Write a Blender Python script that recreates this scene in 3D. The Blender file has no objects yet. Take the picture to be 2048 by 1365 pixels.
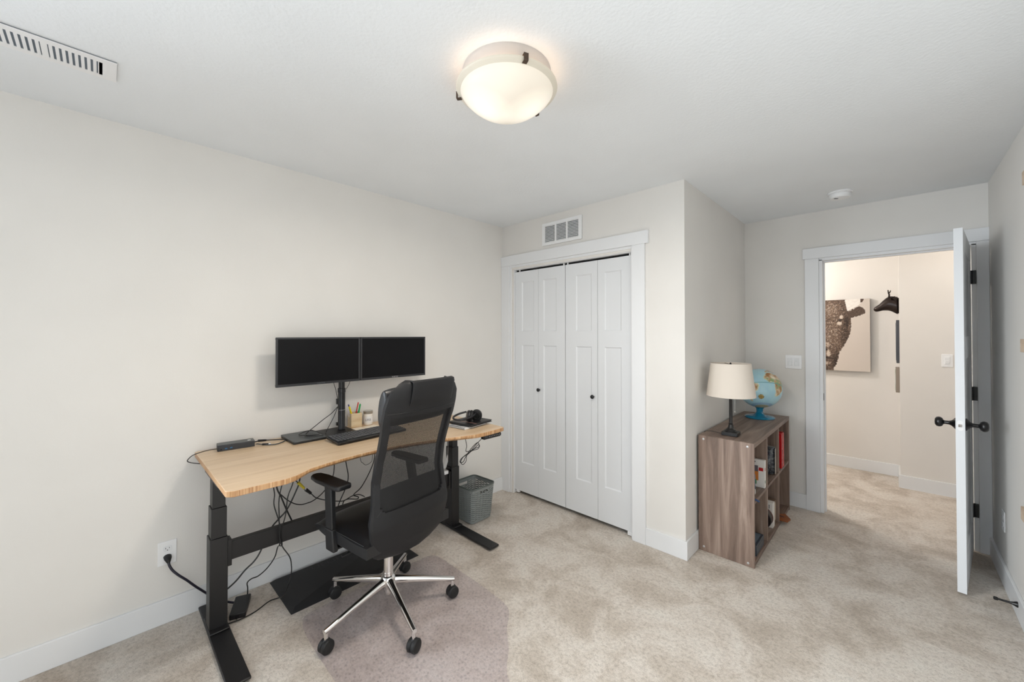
import bpy, bmesh, math, random
from mathutils import Vector, Matrix, noise
C = bpy.context.scene.collection
scn = bpy.context.scene
PI = math.pi
def R_(d): return math.radians(d)

# ------------------------------------------------------------------ camera
cd = bpy.data.cameras.new('camera'); cam = bpy.data.objects.new('camera', cd); C.objects.link(cam)
cam.location = (0, 0, 1.44); cam.rotation_euler = (R_(90.6), 0, R_(43.97))
cd.sensor_width = 36; cd.lens = 790/2048*36; cd.shift_y = -21.8/2048; cd.clip_start = 0.02
scn.camera = cam
scn.view_settings.view_transform = 'Standard'; scn.view_settings.look = 'None'
scn.view_settings.gamma = 1; scn.view_settings.use_curve_mapping = False
scn.view_settings.exposure = 0.12
# ------------------------------------------------------------------ world + light
w = bpy.data.worlds.new('world'); scn.world = w; w.use_nodes = True
w.node_tree.nodes['Background'].inputs[0].default_value = (0.80, 0.88, 1.0, 1)
w.node_tree.nodes['Background'].inputs[1].default_value = 1.0
def area(name, loc, rot, sx, sy, power, col, spread=180):
    l = bpy.data.lights.new(name, 'AREA'); l.shape = 'RECTANGLE'; l.size = sx; l.size_y = sy
    l.energy = power; l.color = col; l.spread = R_(spread)
    o = bpy.data.objects.new(name, l); o.location = loc; o.rotation_euler = rot; C.objects.link(o); return o
# daylight coming in through the window opening in the wall behind the camera
area('unseen_window_daylight', (-1.30, -2.43, 1.40), (R_(82), 0, R_(-16)), 2.0, 1.6, 8.7, (0.85, 0.93, 1.0), 72)
# fill daylight from an added unseen window in the left wall, behind the camera
area('unseen_window_daylight', (-2.66, -1.45, 1.45), (R_(80), 0, R_(-58)), 1.5, 1.6, 62, (0.85, 0.93, 1.0), 84)
def point(name, loc, power, col, r):
    l = bpy.data.lights.new(name, 'POINT'); l.energy = power; l.color = col; l.shadow_soft_size = r
    o = bpy.data.objects.new(name, l); o.location = loc; C.objects.link(o); return o

# ------------------------------------------------------------------ helpers
def lin(c):
    return tuple(((v/255)/12.92 if v/255 <= .04045 else ((v/255+.055)/1.055)**2.4) for v in c)
class NT:
    def __init__(s, name):
        s.m = bpy.data.materials.new(name); s.m.use_nodes = True; s.t = s.m.node_tree
        s.b = s.t.nodes['Principled BSDF']; s.out = s.t.nodes['Material Output']
    def n(s, kind, **kw):
        x = s.t.nodes.new(kind)
        for k, v in kw.items():
            if hasattr(x, k) and k not in x.inputs: setattr(x, k, v)
            else: x.inputs[k.replace('_', ' ')].default_value = v
        return x
    def l(s, a, b): s.t.links.new(a, b)
    def coords(s, scale=(1, 1, 1)):
        tc = s.t.nodes.new('ShaderNodeTexCoord'); mp = s.t.nodes.new('ShaderNodeMapping')
        mp.inputs['Scale'].default_value = scale; s.l(tc.outputs['Object'], mp.inputs['Vector']); return mp.outputs[0]
    def noise(s, scale, detail=3, co=None, rough=.5, dist=0):
        x = s.t.nodes.new('ShaderNodeTexNoise'); x.inputs['Scale'].default_value = scale
        x.inputs['Detail'].default_value = detail; x.inputs['Roughness'].default_value = rough
        x.inputs['Distortion'].default_value = dist
        s.l(co if co else s.coords(), x.inputs['Vector']); return x.outputs['Fac']
    def ramp(s, fac, stops):
        r = s.t.nodes.new('ShaderNodeValToRGB'); e = r.color_ramp.elements
        while len(e) < len(stops): e.new(0.5)
        for i, (p, c) in enumerate(stops):
            e[i].position = p; e[i].color = (*lin(c), 1)
        s.l(fac, r.inputs[0]); return r.outputs[0]
    def bump(s, fac, strength, dist):
        b = s.t.nodes.new('ShaderNodeBump'); b.inputs['Strength'].default_value = strength
        b.inputs['Distance'].default_value = dist; s.l(fac, b.inputs['Height']); s.l(b.outputs[0], s.b.inputs['Normal'])
def mat(name, col, rough=.5, metal=0, bump=None, spec=None, coat=0):
    t = NT(name); t.b.inputs['Base Color'].default_value = (*lin(col), 1)
    t.b.inputs['Roughness'].default_value = rough; t.b.inputs['Metallic'].default_value = metal
    if spec is not None: t.b.inputs['Specular IOR Level'].default_value = spec
    if coat: t.b.inputs['Coat Weight'].default_value = coat
    if bump: t.bump(t.noise(bump[0], 3), bump[1], bump[2])
    else:
        # slight procedural variation of the roughness
        n = t.noise(35, 2); mr = t.n('ShaderNodeMapRange'); mr.inputs['To Min'].default_value = max(0, rough-.03)
        mr.inputs['To Max'].default_value = min(1, rough+.03); t.l(n, mr.inputs['Value']); t.l(mr.outputs[0], t.b.inputs['Roughness'])
    return t.m
def emit(name, col, s):
    t = NT(name); t.b.inputs['Base Color'].default_value = (*lin(col), 1)
    t.b.inputs['Emission Color'].default_value = (*lin(col), 1); t.b.inputs['Emission Strength'].default_value = s; return t.m

WHITE = mat('trim_white', (232, 233, 234), .38)
DOORW = mat('door_white', (226, 228, 230), .42)
PLASTIC = mat('white_plastic', (240, 240, 240), .3)
STEELB = mat('black_powdercoat', (24, 23, 24), .42, bump=(900, .15, .0006))
BLACKP = mat('black_plastic', (22, 22, 24), .45)
BLACKS = mat('black_satin', (15, 15, 17), .3)
CABLE = mat('black_cable', (16, 16, 18), .4)
NAVYC = mat('navy_black_cord', (22, 20, 38), .3)
CHROME = mat('chrome', (226, 224, 222), .08, 1)
DARKMETAL = mat('bronze_clip', (92, 78, 68), .3, .9)
LEATHER = mat('black_leather', (24, 25, 28), .36, bump=(420, .25, .001))
LEATHERM = mat('black_faux_leather_matte', (25, 25, 27), .55, bump=(500, .3, .001), spec=.35)
STITCH = mat('grey_stitch', (70, 70, 74), .6)
SCREEN = mat('screen_glass', (11, 11, 14), .45, spec=.18)
BEZEL = mat('monitor_bezel', (44, 45, 48), .4)
LOGO = mat('grey_logo', (150, 148, 150), .4)
DOCKG = mat('gunmetal', (82, 86, 88), .38, .5)
DOCKB = mat('dark_grey_shell', (48, 50, 54), .42)
BLUE = mat('usb_blue', (34, 110, 160), .4)
PAPER = mat('cream_paper', (238, 226, 208), .8)
PAPERW = mat('white_paper', (238, 236, 234), .75)
LAMPB = mat('lamp_black', (26, 25, 25), .38)
BLIND = mat('shade_and_print_black', (8, 8, 8), .9)  # black for print, and for shade put into slots and the closet gap
VENTG = mat('vent_dark', (60, 68, 78), .7)
RUBBER = mat('rubber_black', (14, 14, 15), .6)

def wallmat(name, col, sc=260, st=.25, d=.0012):
    t = NT(name); t.b.inputs['Roughness'].default_value = .85; t.b.inputs['Specular IOR Level'].default_value = .25
    c2 = tuple(v-3 for v in col); co = t.coords()
    t.l(t.ramp(t.noise(3, 2, co), [(.3, c2), (.7, col)]), t.b.inputs['Base Color'])
    t.bump(t.noise(sc, 3, co), st, d); return t.m
WALL = wallmat('greige_wall', (231, 228, 223))
HALLW = wallmat('hall_wall', (230, 226, 221))
CEIL = wallmat('ceiling_knockdown', (238, 241, 243), 75, .35, .003)
def carpet():
    t = NT('carpet'); co = t.coords(); t.b.inputs['Roughness'].default_value = 1; t.b.inputs['Specular IOR Level'].default_value = .05
    big = t.noise(3.2, 8, co, .68, .35); fine = t.noise(230, 3, co, .8)
    c1 = t.ramp(big, [(.28, (196, 183, 169)), (.45, (224, 213, 201)), (.55, (240, 231, 221)), (.70, (246, 240, 231))])
    mid = t.noise(60, 4, co, .8)
    c2 = t.ramp(fine, [(.25, (190, 186, 182)), (.42, (244, 243, 241)), (.60, (255, 255, 255))])
    mx = t.n('ShaderNodeMix', data_type='RGBA', blend_type='MULTIPLY'); mx.inputs[0].default_value = .8
    t.l(c1, mx.inputs[6]); t.l(c2, mx.inputs[7])
    c3 = t.ramp(mid, [(.3, (205, 202, 199)), (.55, (255, 255, 255))])
    my = t.n('ShaderNodeMix', data_type='RGBA', blend_type='MULTIPLY'); my.inputs[0].default_value = .8
    t.l(mx.outputs[2], my.inputs[6]); t.l(c3, my.inputs[7])
    t.l(my.outputs[2], t.b.inputs['Base Color'])
    ad = t.n('ShaderNodeMath', operation='ADD'); t.l(mid, ad.inputs[0]); t.l(fine, ad.inputs[1])
    t.bump(ad.outputs[0], .9, .006); return t.m
CARPET = carpet()
def wood(name, axis, stops, sc=3.0, rough=.45, stretch=14, bump=.05):
    s = [sc*stretch]*3; s['xyz'.index(axis)] = sc
    t = NT(name); co = t.coords(tuple(s)); t.b.inputs['Roughness'].default_value = rough
    t.l(t.ramp(t.noise(1, 6, co, .62, 1.1), stops), t.b.inputs['Base Color'])
    t.bump(t.noise(2.5, 4, co, .6), bump, .002); return t.m
GREYW = [(.25, (92, 76, 67)), (.45, (132, 112, 100)), (.58, (156, 136, 123)), (.8, (184, 165, 152))]
SH_Z = wood('shelf_wood_vertical', 'z', GREYW, 1.1, .42, 12); SH_Y = wood('shelf_wood_lengthwise', 'y', [(a, tuple(v-14 for v in c)) for a, c in GREYW], 1.1, .42, 14)
BAM = wood('bamboo_top', 'y', [(.2, (196, 164, 128)), (.5, (214, 186, 152)), (.8, (226, 200, 170))], 1.2, .32, 16, .02)
PENW = wood('pale_wood', 'y', [(.3, (206, 176, 134)), (.5, (224, 202, 166)), (.8, (232, 212, 180))], 3, .55, 8)
LEDGE = wood('pale_ash', 'y', [(.3, (186, 160, 136)), (.5, (212, 190, 166)), (.8, (226, 206, 186))], 3, .55, 10)
ORANGEW = wood('orange_wood', 'x', [(.3, (120, 66, 34)), (.8, (176, 104, 58))], 4, .5, 8)
def bam_edge():
    t = NT('bamboo_edge'); t.b.inputs['Roughness'].default_value = .4
    co = t.coords((1, 60, 1)); n = t.noise(1.6, 3, co, .7)
    t.l(t.ramp(n, [(.3, (150, 106, 68)), (.48, (186, 142, 98)), (.62, (202, 164, 122)), (.78, (228, 204, 172))]), t.b.inputs['Base Color']); return t.m
BAME = bam_edge()

class MB:
    """collects shapes; build() links them as one mesh object"""
    def __init__(s): s.bm = bmesh.new(); s.mats = []; s.cur = 0
    def m(s, material):
        if material not in s.mats: s.mats.append(material)
        s.cur = s.mats.index(material); return s
    def _add(s, vs, fs, M=None):
        bv = [s.bm.verts.new((M @ Vector(v)) if M else v) for v in vs]
        for f in fs:
            try:
                fc = s.bm.faces.new([bv[i] for i in f]); fc.material_index = s.cur
            except ValueError: pass
        return bv
    def box(s, x0, x1, y0, y1, z0, z1, M=None):
        v = [(x, y, z) for z in (z0, z1) for y in (y0, y1) for x in (x0, x1)]
        s._add(v, [(0, 2, 3, 1), (4, 5, 7, 6), (0, 1, 5, 4), (2, 6, 7, 3), (0, 4, 6, 2), (1, 3, 7, 5)], M); return s
    def prism(s, poly, z0, z1, M=None, inset=0, topz=None):
        n = len(poly); v = [(p[0], p[1], z0) for p in poly]+[(p[0], p[1], z1) for p in poly]
        f = [tuple(reversed(range(n))), tuple(range(n, 2*n))]+[(i, (i+1) % n, n+(i+1) % n, n+i) for i in range(n)]
        s._add(v, f, M); return s
    def lathe(s, prof, M=None, seg=40, cap=True):
        vs = []; fs = []; n = len(prof)
        for (r, z) in prof:
            for k in range(seg):
                a = 2*PI*k/seg; vs.append((r*math.cos(a), r*math.sin(a), z))
        for i in range(n-1):
            for k in range(seg):
                k2 = (k+1) % seg; fs.append((i*seg+k, i*seg+k2, (i+1)*seg+k2, (i+1)*seg+k))
        if cap:
            if prof[0][0] > 1e-5: fs.append(tuple(reversed(range(seg))))
            if prof[-1][0] > 1e-5: fs.append(tuple(range((n-1)*seg, n*seg)))
        s._add(vs, fs, M); return s
    def cyl(s, a, b, r, r2=None, seg=20):
        a = Vector(a); b = Vector(b); d = b-a; q = d.to_track_quat('Z', 'Y').to_matrix().to_4x4()
        return s.lathe([(r, 0), (r if r2 is None else r2, d.length)], Matrix.Translation(a) @ q, seg)
    def loft(s, secs, seg=20, M=None, caps=True):
        """secs: list of (centre, axis_u*ru, axis_v*rv)"""
        vs = []; fs = []; n = len(secs)
        for c, u, v in secs:
            c = Vector(c); u = Vector(u); v = Vector(v)
            for k in range(seg):
                a = 2*PI*k/seg; vs.append(tuple(c+u*math.cos(a)+v*math.sin(a)))
        for i in range(n-1):
            for k in range(seg):
                k2 = (k+1) % seg; fs.append((i*seg+k, i*seg+k2, (i+1)*seg+k2, (i+1)*seg+k))
        if caps: fs.append(tuple(reversed(range(seg)))); fs.append(tuple(range((n-1)*seg, n*seg)))
        s._add(vs, fs, M); return s
    def tube(s, pts, r, seg=8, smooth=6):
        P = [Vector(p) for p in pts]
        if smooth and len(P) > 2:
            Q = []
            for i in range(len(P)-1):
                p0 = P[max(i-1, 0)]; p1 = P[i]; p2 = P[i+1]; p3 = P[min(i+2, len(P)-1)]
                for k in range(smooth):
                    t = k/smooth; t2 = t*t; t3 = t2*t
                    Q.append(.5*((2*p1)+(p2-p0)*t+(2*p0-5*p1+4*p2-p3)*t2+(3*p1-p0-3*p2+p3)*t3))
            Q.append(P[-1]); P = Q
        secs = []; up = None
        for i, p in enumerate(P):
            d = (P[min(i+1, len(P)-1)]-P[max(i-1, 0)]).normalized()
            if up is None: up = d.orthogonal().normalized()
            up = (up-d*up.dot(d)).normalized() if (up-d*up.dot(d)).length > 1e-4 else d.orthogonal().normalized()
            v = d.cross(up); rr = r(i/(len(P)-1)) if callable(r) else r
            secs.append((p, up*rr, v*rr))
        return s.loft(secs, seg)
    def sphere(s, c, r, seg=20, ring=12, sc=(1, 1, 1), M=None):
        prof = [(max(r*math.sin(PI*i/ring), 1e-6), -r*math.cos(PI*i/ring)) for i in range(ring+1)]
        T = Matrix.Translation(c) @ (M or Matrix()) @ Matrix.Diagonal((*sc, 1)); return s.lathe(prof, T, seg, False)
    def build(s, name, material=None, parent=None, bevel=0, smooth=True, seg=2, sub=0, origin=None, ang=38):
        if material is not None and not s.mats: s.mats = [material]
        bmesh.ops.remove_doubles(s.bm, verts=s.bm.verts, dist=1e-6)
        bmesh.ops.recalc_face_normals(s.bm, faces=s.bm.faces)
        me = bpy.data.meshes.new(name)
        if origin: bmesh.ops.translate(s.bm, verts=s.bm.verts, vec=-Vector(origin))
        s.bm.to_mesh(me); s.bm.free()
        for m_ in s.mats: me.materials.append(m_)
        if smooth:
            me.polygons.foreach_set('use_smooth', [True]*len(me.polygons)); me.set_sharp_from_angle(angle=R_(ang))
        o = bpy.data.objects.new(name, me); C.objects.link(o)
        if origin: o.location = origin
        if parent is not None: o.parent = parent
        if sub:
            md = o.modifiers.new('sub', 'SUBSURF'); md.levels = sub; md.render_levels = sub
        if bevel:
            md = o.modifiers.new('bev', 'BEVEL'); md.width = bevel; md.segments = seg; md.limit_method = 'ANGLE'; md.angle_limit = R_(40)
            md.harden_normals = False
        return o
def tag(o, label, cat, group=None):
    o['label'] = label; o['category'] = cat
    if group: o['group'] = group
    return o
def thing(name, label, cat, loc=(0, 0, 0), rz=0, group=None):
    o = bpy.data.objects.new(name, None); o.empty_display_size = .05; C.objects.link(o)
    o.location = loc; o.rotation_euler = (0, 0, rz); return tag(o, label, cat, group)
def struct(o): o['kind'] = 'structure'; return o
def T(x, y, z): return Matrix.Translation((x, y, z))
def RZ(a): return Matrix.Rotation(a, 4, 'Z')
def RX(a): return Matrix.Rotation(a, 4, 'X')
def RY(a): return Matrix.Rotation(a, 4, 'Y')
def rrect(w, h, r, n=5, cx=0, cy=0):
    out = []
    for (sx, sy, a0) in ((1, 1, 0), (-1, 1, 90), (-1, -1, 180), (1, -1, 270)):
        for k in range(n+1):
            a = R_(a0+90*k/n); out.append((cx+sx*(w/2-r)+r*math.cos(a), cy+sy*(h/2-r)+r*math.sin(a)))
    return out
def textobj(name, body, size, M, material, parent, ext=.0003, squeeze=1):
    cu = bpy.data.curves.new(name, 'FONT'); cu.body = body; cu.size = size; cu.extrude = ext; cu.align_x = 'CENTER'; cu.align_y = 'CENTER'
    tmp = bpy.data.objects.new('tmp', cu); C.objects.link(tmp)
    dg = bpy.context.evaluated_depsgraph_get(); me = bpy.data.meshes.new_from_object(tmp.evaluated_get(dg))
    bpy.data.objects.remove(tmp); me.transform(M @ Matrix.Diagonal((squeeze, 1, 1, 1))); me.materials.clear(); me.materials.append(material)
    me.name = name
    o = bpy.data.objects.new(name, me); C.objects.link(o); o.parent = parent; return o
# matrix that lays XY-plane text on a plane facing +X (u -> +Y, v -> +Z)
def faceX(x, y, z): return Matrix(((0, 0, 1, x), (1, 0, 0, y), (0, 1, 0, z), (0, 0, 0, 1)))

# ================================================================== ROOM
H = 2.44; XL = -2.628; YC = 2.598; XA = -0.963; YF = 4.04; XR = 0.457; YB = -2.4; TH = .115
def S(name, boxes, m, bevel=0):
    b = MB()
    for q in boxes: b.box(*q)
    return struct(b.build(name, m, bevel=bevel, smooth=False))
S('floor', [(-3.2, 1.7, -3.2, 5.8, -.05, 0)], CARPET)
S('ceiling', [(-3.2, 1.7, -3.2, 5.8, H, H+.1)], CEIL)
S('wall_left', [(XL-TH, XL, -.68, YF+TH, 0, H), (XL-TH, XL, YB-TH, -2.22, 0, H), (XL-TH, XL, -2.22, -.68, 0, .62), (XL-TH, XL, -2.22, -.68, 2.28, H)], WALL)
S('wall_closet', [(XL, -2.49, YC, YC+TH, 0, H), (-1.322, XA, YC, YC+TH, 0, H), (-2.49, -1.322, YC, YC+TH, 2.03, H)], WALL)
S('wall_alcove', [(XA-TH, XA, YC+TH, YF, 0, H)], WALL)
S('wall_far', [(XL, -.425, YF, YF+TH, 0, H), (.40, XR, YF, YF+TH, 0, H), (-.425, .40, YF, YF+TH, 2.06, H)], WALL)
S('wall_right', [(XR, XR+TH, YB-TH, YF+TH, 0, H)], WALL)
WX0, WX1, WZ0, WZ1 = -2.32, -.28, .57, 2.23
S('wall_window', [(XL, WX0, YB-TH, YB, 0, H), (WX1, XR, YB-TH, YB, 0, H), (WX0, WX1, YB-TH, YB, 0, WZ0), (WX0, WX1, YB-TH, YB, WZ1, H)], WALL)
S('window_1', [(WX0, WX1, YB-.08, YB-.04, WZ0, WZ0+.05), (WX0, WX1, YB-.08, YB-.04, WZ1-.05, WZ1), (WX0, WX0+.05, YB-.08, YB-.04, WZ0, WZ1), (WX1-.05, WX1, YB-.08, YB-.04, WZ0, WZ1)], WHITE, .003)
S('added_window', [(XL-.075, XL-.035, -2.22, -2.17, .62, 2.28), (XL-.075, XL-.035, -.73, -.68, .62, 2.28), (XL-.075, XL-.035, -2.17, -.73, .62, .67), (XL-.075, XL-.035, -2.17, -.73, 2.23, 2.28)], WHITE, .003)  # unseen window, added to light the right wall and alcove
# hall
S('wall_hall_far', [(-2.8, .043, 5.60, 5.7, 0, H)], HALLW)
S('wall_hall_near', [(.043, 1.7, 5.225, 5.7, 0, H)], HALLW)
S('wall_hall_left', [(-2.9, -2.8, YF+TH, 5.7, 0, H)], HALLW)
S('wall_hall_right', [(1.6, 1.7, YF, 5.25, 0, H)], HALLW)
S('wall_hall_back', [(-2.8, -2.743, YF, YF+TH, 0, H), (XR+TH, 1.6, YF, YF+TH, 0, H)], HALLW)
BH = .118; BT = .014
def base(name, boxes): return S(name, boxes, WHITE, .002)
base('baseboard_left', [(XL, XL+BT, YB, YC, 0, BH)])
base('baseboard_closet', [(-1.226, XA+BT, YC-BT, YC, 0, BH), (XA, XA+BT, YC, YF, 0, BH)])
base('baseboard_far', [(XA+BT, -.522, YF-BT, YF, 0, BH)])
base('baseboard_right', [(XR-BT, XR, YB, YF-.02, 0, BH)])
base('baseboard_hall', [(-2.8, .043-BT, 5.6-BT, 5.6, 0, BH), (.043-BT, .043, 5.225-BT, 5.6, 0, BH), (.043, 1.6, 5.225-BT, 5.225, 0, BH)])
# closet casing and jamb
b = MB(); y0 = YC-.018
b.box(XL, -2.528, y0, YC, 0, 2.066).box(-1.322, -1.226, y0, YC, 0, 2.066).box(XL, -1.20, y0-.004, YC, 2.066, 2.155)
struct(b.build('trim_1', WHITE, bevel=.0015))
b = MB()
b.box(-2.528, -2.508, YC-.006, YC+.11, 0, 2.066).box(-2.508, -2.488, YC+.008, YC+.11, 0, 2.046).box(-2.508, -1.322, YC-.006, YC+.11, 2.046, 2.066)
b.box(-2.508, -1.322, YC+.008, YC+.11, 2.024, 2.046).box(-1.334, -1.322, YC-.004, YC+.11, 0, 2.046)
struct(b.build('trim_2', WHITE, bevel=.001))
b = MB(); b.box(-2.49, -1.33, YC+.045, YC+.07, 2.008, 2.024)
struct(b.build('closet_gap_shade', BLIND))  # black strip stands in for the shade in the gap over the doors
# entry casing
b = MB(); y0 = YF-.018
b.box(-.522, -.430, y0, YF, 0, 2.058).box(.402, XR, y0, YF, 0, 2.058).box(-.536, XR, y0-.004, YF, 2.058, 2.143)
struct(b.build('trim_4', WHITE, bevel=.0015))
b = MB()
b.box(-.430, -.408, YF-.006, YF+TH+.006, 0, 2.045).box(.380, .402, YF-.006, YF+TH+.006, 0, 2.045).box(-.430, .402, YF-.006, YF+TH+.006, 2.036, 2.058)
b.box(-.408, -.398, YF+.042, YF+.075, 0, 2.036).box(.370, .380, YF+.042, YF+.075, 0, 2.036).box(-.398, .370, YF+.042, YF+.075, 2.026, 2.036)
tr = struct(b.build('trim_5', WHITE, bevel=.001))
MB().box(-.4085, -.4065, YF+.006, YF+.034, .905, .962).build('strike_plate', BLACKS, tr, bevel=.0004)

# panelled slabs (bifold leaves, entry door)
def slab(mb, x0, x1, z0, z1, yf, yb, rec, both=False, M=None, dep=.007, ins=.009):
    xs = sorted({x0, x1, *[r[0] for r in rec], *[r[1] for r in rec]}); zs = sorted({z0, z1, *[r[2] for r in rec], *[r[3] for r in rec]})
    def face(y, sgn):
        for i in range(len(xs)-1):
            for j in range(len(zs)-1):
                a, bb, c, d = xs[i], xs[i+1], zs[j], zs[j+1]
                hit = any(r[0] <= (a+bb)/2 <= r[1] and r[2] <= (c+d)/2 <= r[3] for r in rec) and sgn
                o = [(a, y, c), (bb, y, c), (bb, y, d), (a, y, d)]
                if not hit: mb._add(o, [(0, 1, 2, 3)], M)
        if sgn:
            for (a, bb, c, d) in rec:
                y2 = y+sgn*dep; k = ins
                o = [(a, y, c), (bb, y, c), (bb, y, d), (a, y, d), (a+k, y2, c+k), (bb-k, y2, c+k), (bb-k, y2, d-k), (a+k, y2, d-k)]
                mb._add(o, [(0, 1, 5, 4), (1, 2, 6, 5), (2, 3, 7, 6), (3, 0, 4, 7), (4, 5, 6, 7)], M)
    face(yf, 1); face(yb, -1 if both else 0)
    o = [(x0, yf, z0), (x1, yf, z0), (x1, yb, z0), (x0, yb, z0), (x0, yf, z1), (x1, yf, z1), (x1, yb, z1), (x0, yb, z1)]
    mb._add(o, [(0, 1, 2, 3), (4, 7, 6, 5), (0, 3, 7, 4), (1, 5, 6, 2)], M)
yd = 2.622; k = yd/2.598
def zk(z): return 1.44+(z-1.44)*k
leaves = [(-2.486, -2.2125, -2.384, -2.241), (-2.2105, -1.927, -2.136, -1.997), (-1.9215, -1.6235, -1.803, -1.660), (-1.6205, -1.336, -1.548, -1.410)]
doors = []
for d in range(2):
    e = bpy.data.objects.new('door_%d' % (d+1), None); C.objects.link(e); e.location = (leaves[2*d][0], yd, 0); struct(e); doors.append(e)
    for q in range(2):
        x0, x1, r0, r1 = leaves[2*d+q]; b = MB(); ox = leaves[2*d][0]
        slab(b, x0-ox, x1-ox, zk(.045), zk(2.005)-.004, 0, .032, [(r0*k-ox, r1*k-ox, zk(.30), zk(1.345)), (r0*k-ox, r1*k-ox, zk(1.465), zk(1.906))])
        b.build('door_leaf', DOORW, e, smooth=False)
    kx = (-2.179, -1.644)[d]*k
    b = MB(); M = T(kx-ox, 0, zk(.965)) @ RX(R_(90))
    b.lathe([(.008, -.001), (.0075, .008), (.010, .012), (.0145, .017), (.0155, .022), (.013, .027), (.006, .030), (.0001, .031)], M, 24)
    b.build('knob', BLACKS, e)
# pivot brackets of the bifold track
b = MB(); b.box(-2.47, -2.44, YC+.02, YC+.045, .012, .035).box(-1.375, -1.34, YC+.015, YC+.045, .008, .032)
struct(b.build('trim_6', PLASTIC, bevel=.001))
b = MB()
for x in (-2.44, -1.945, -1.905, -1.36): b.box(x-.004, x+.004, YC+.03, YC+.04, 2.0, 2.026)
struct(b.build('trim_7', PLASTIC))

# entry door leaf: hinge pin (.376,4.030), opening into the room
hx, hy = .378, 4.026; ang = math.atan2(3.292-hy, .283-hx)     # direction of the leaf from the hinge
door = bpy.data.objects.new('door_3', None); C.objects.link(door); door.location = (hx, hy, 0); door.rotation_euler = (0, 0, ang); struct(door)
# local x along the leaf; local +y is the side of the right wall, leaf body lies on local -y
b = MB(); L = .742
rec = [(.11, L-.11, .22, 1.30), (.11, L-.11, 1.42, 1.92)]
slab(b, 0, L, .016, 2.03, -.037, -.002, rec, True)
b.build('door_leaf', DOORW, door, smooth=False)
def knobprof(): return [(.034, 0), (.034, .003), (.028, .008), (.016, .018), (.0125, .024), (.0105, .028), (.0100, .046), (.014, .050), (.023, .054), (.028, .062), (.0285, .069), (.026, .077), (.018, .083), (.0001, .085)]
zkn = .935; xk = L-.062
for nm, M in (('door_knob', T(xk, -.002, zkn) @ RX(R_(-90))), ('door_knob', T(xk, -.037, zkn) @ RX(R_(90)))):
    MB().lathe(knobprof(), M, 32).build(nm, BLACKS, door)
b = MB(); b.m(PLASTIC).prism(rrect(.024, .056, .012), 0, .0012, T(L-.0002, -.0195, zkn) @ RY(R_(90)) @ RZ(R_(90)))
b.build('latch_plate', PLASTIC, door)
MB().box(L, L+.010, -.026, -.014, zkn-.008, zkn+.008).build('latch_bolt', CHROME, door, bevel=.002)
for z in (1.82, 1.045, .272):
    b = MB(); b.cyl((-.003, .004, z-.045), (-.003, .004, z+.045), .0065, seg=14)
    b.box(0, .016, -.0025, .0015, z-.045, z+.045)
    b.box(-.022, -.003, -.001, .003, z-.045, z+.045, RZ(-ang+R_(0)) @ RZ(R_(180)))
    b.build('hinge', BLACKS, door, bevel=.0006)

# ================================================================== CEILING / WALL FITTINGS
LX, LY = -1.06, 1.07
lt = thing('ceiling_light', 'round frosted glass flush-mount ceiling light with dark metal clips', 'ceiling light', (LX, LY, H))
MB().lathe([(.168, 0), (.169, -.006), (.166, -.012), (.160, -.062), (.12, -.064)], None, 72).build('base_pan', mat('lamp_pan', (196, 190, 184), .4), lt)
def glassmat():
    t = NT('frosted_glass_lit'); t.b.inputs['Base Color'].default_value = (*lin((214, 206, 192)), 1); t.b.inputs['Roughness'].default_value = .35
    co = t.coords()
    fac = None
    for c in ((-.045, -.05, -.12), (.05, .06, -.12)):
        vm = t.n('ShaderNodeVectorMath', operation='DISTANCE'); t.l(co, vm.inputs[0]); vm.inputs[1].default_value = c
        mr = t.n('ShaderNodeMapRange'); mr.inputs['From Min'].default_value = .02; mr.inputs['From Max'].default_value = .11
        mr.inputs['To Min'].default_value = .40; mr.inputs['To Max'].default_value = 0; t.l(vm.outputs['Value'], mr.inputs['Value'])
        if fac is None: fac = mr.outputs[0]
        else:
            a = t.n('ShaderNodeMath', operation='ADD'); t.l(fac, a.inputs[0]); t.l(mr.outputs[0], a.inputs[1]); fac = a.outputs[0]
    a = t.n('ShaderNodeMath', operation='ADD'); t.l(fac, a.inputs[0]); a.inputs[1].default_value = .30
    t.b.inputs['Emission Color'].default_value = (1.0, .91, .78, 1); t.l(a.outputs[0], t.b.inputs['Emission Strength']); return t.m
GLS = glassmat()
RIMG = emit('frosted_rim', (206, 198, 182), .18)
GAPG = emit('glass_upper_side', (255, 220, 186), 2.0)
b = MB(); b.m(GAPG).lathe([(.150, -.052), (.186, -.0555)], None, 72, False).m(RIMG).lathe([(.186, -.0555), (.1925, -.060), (.193, -.064), (.190, -.069), (.176, -.076)], None, 72, False)
b.m(GLS).lathe([(.176, -.076), (.165, -.092), (.145, -.112), (.118, -.132), (.085, -.149), (.045, -.160), (.0001, -.163)], None, 72, False)
b.build('glass_bowl', None, lt)
for a in (-33, -153, 87):
    M = RZ(R_(a+7)); b = MB()
    b.box(.156, .166, -.012, .012, -.052, -.044, M).box(.164, .200, -.0085, .0085, -.054, -.0515, M).box(.1965, .200, -.0085, .0085, -.076, -.0515, M).box(.180, .200, -.0085, .0085, -.078, -.0755, M)
    b.build('clip', DARKMETAL, lt, bevel=.001)
l_ = bpy.data.lights.new('ceiling_light_glow', 'AREA'); l_.shape = 'DISK'; l_.size = .30; l_.energy = 14.5; l_.color = (1.0, .91, .80)
o = bpy.data.objects.new('ceiling_light_glow', l_); o.location = (LX, LY, H-.170); C.objects.link(o)

# ceiling register
v = thing('ceiling_register', 'long white ceiling air register with slanted slots', 'vent', (-2.125, -.15, H))
b = MB()
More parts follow.
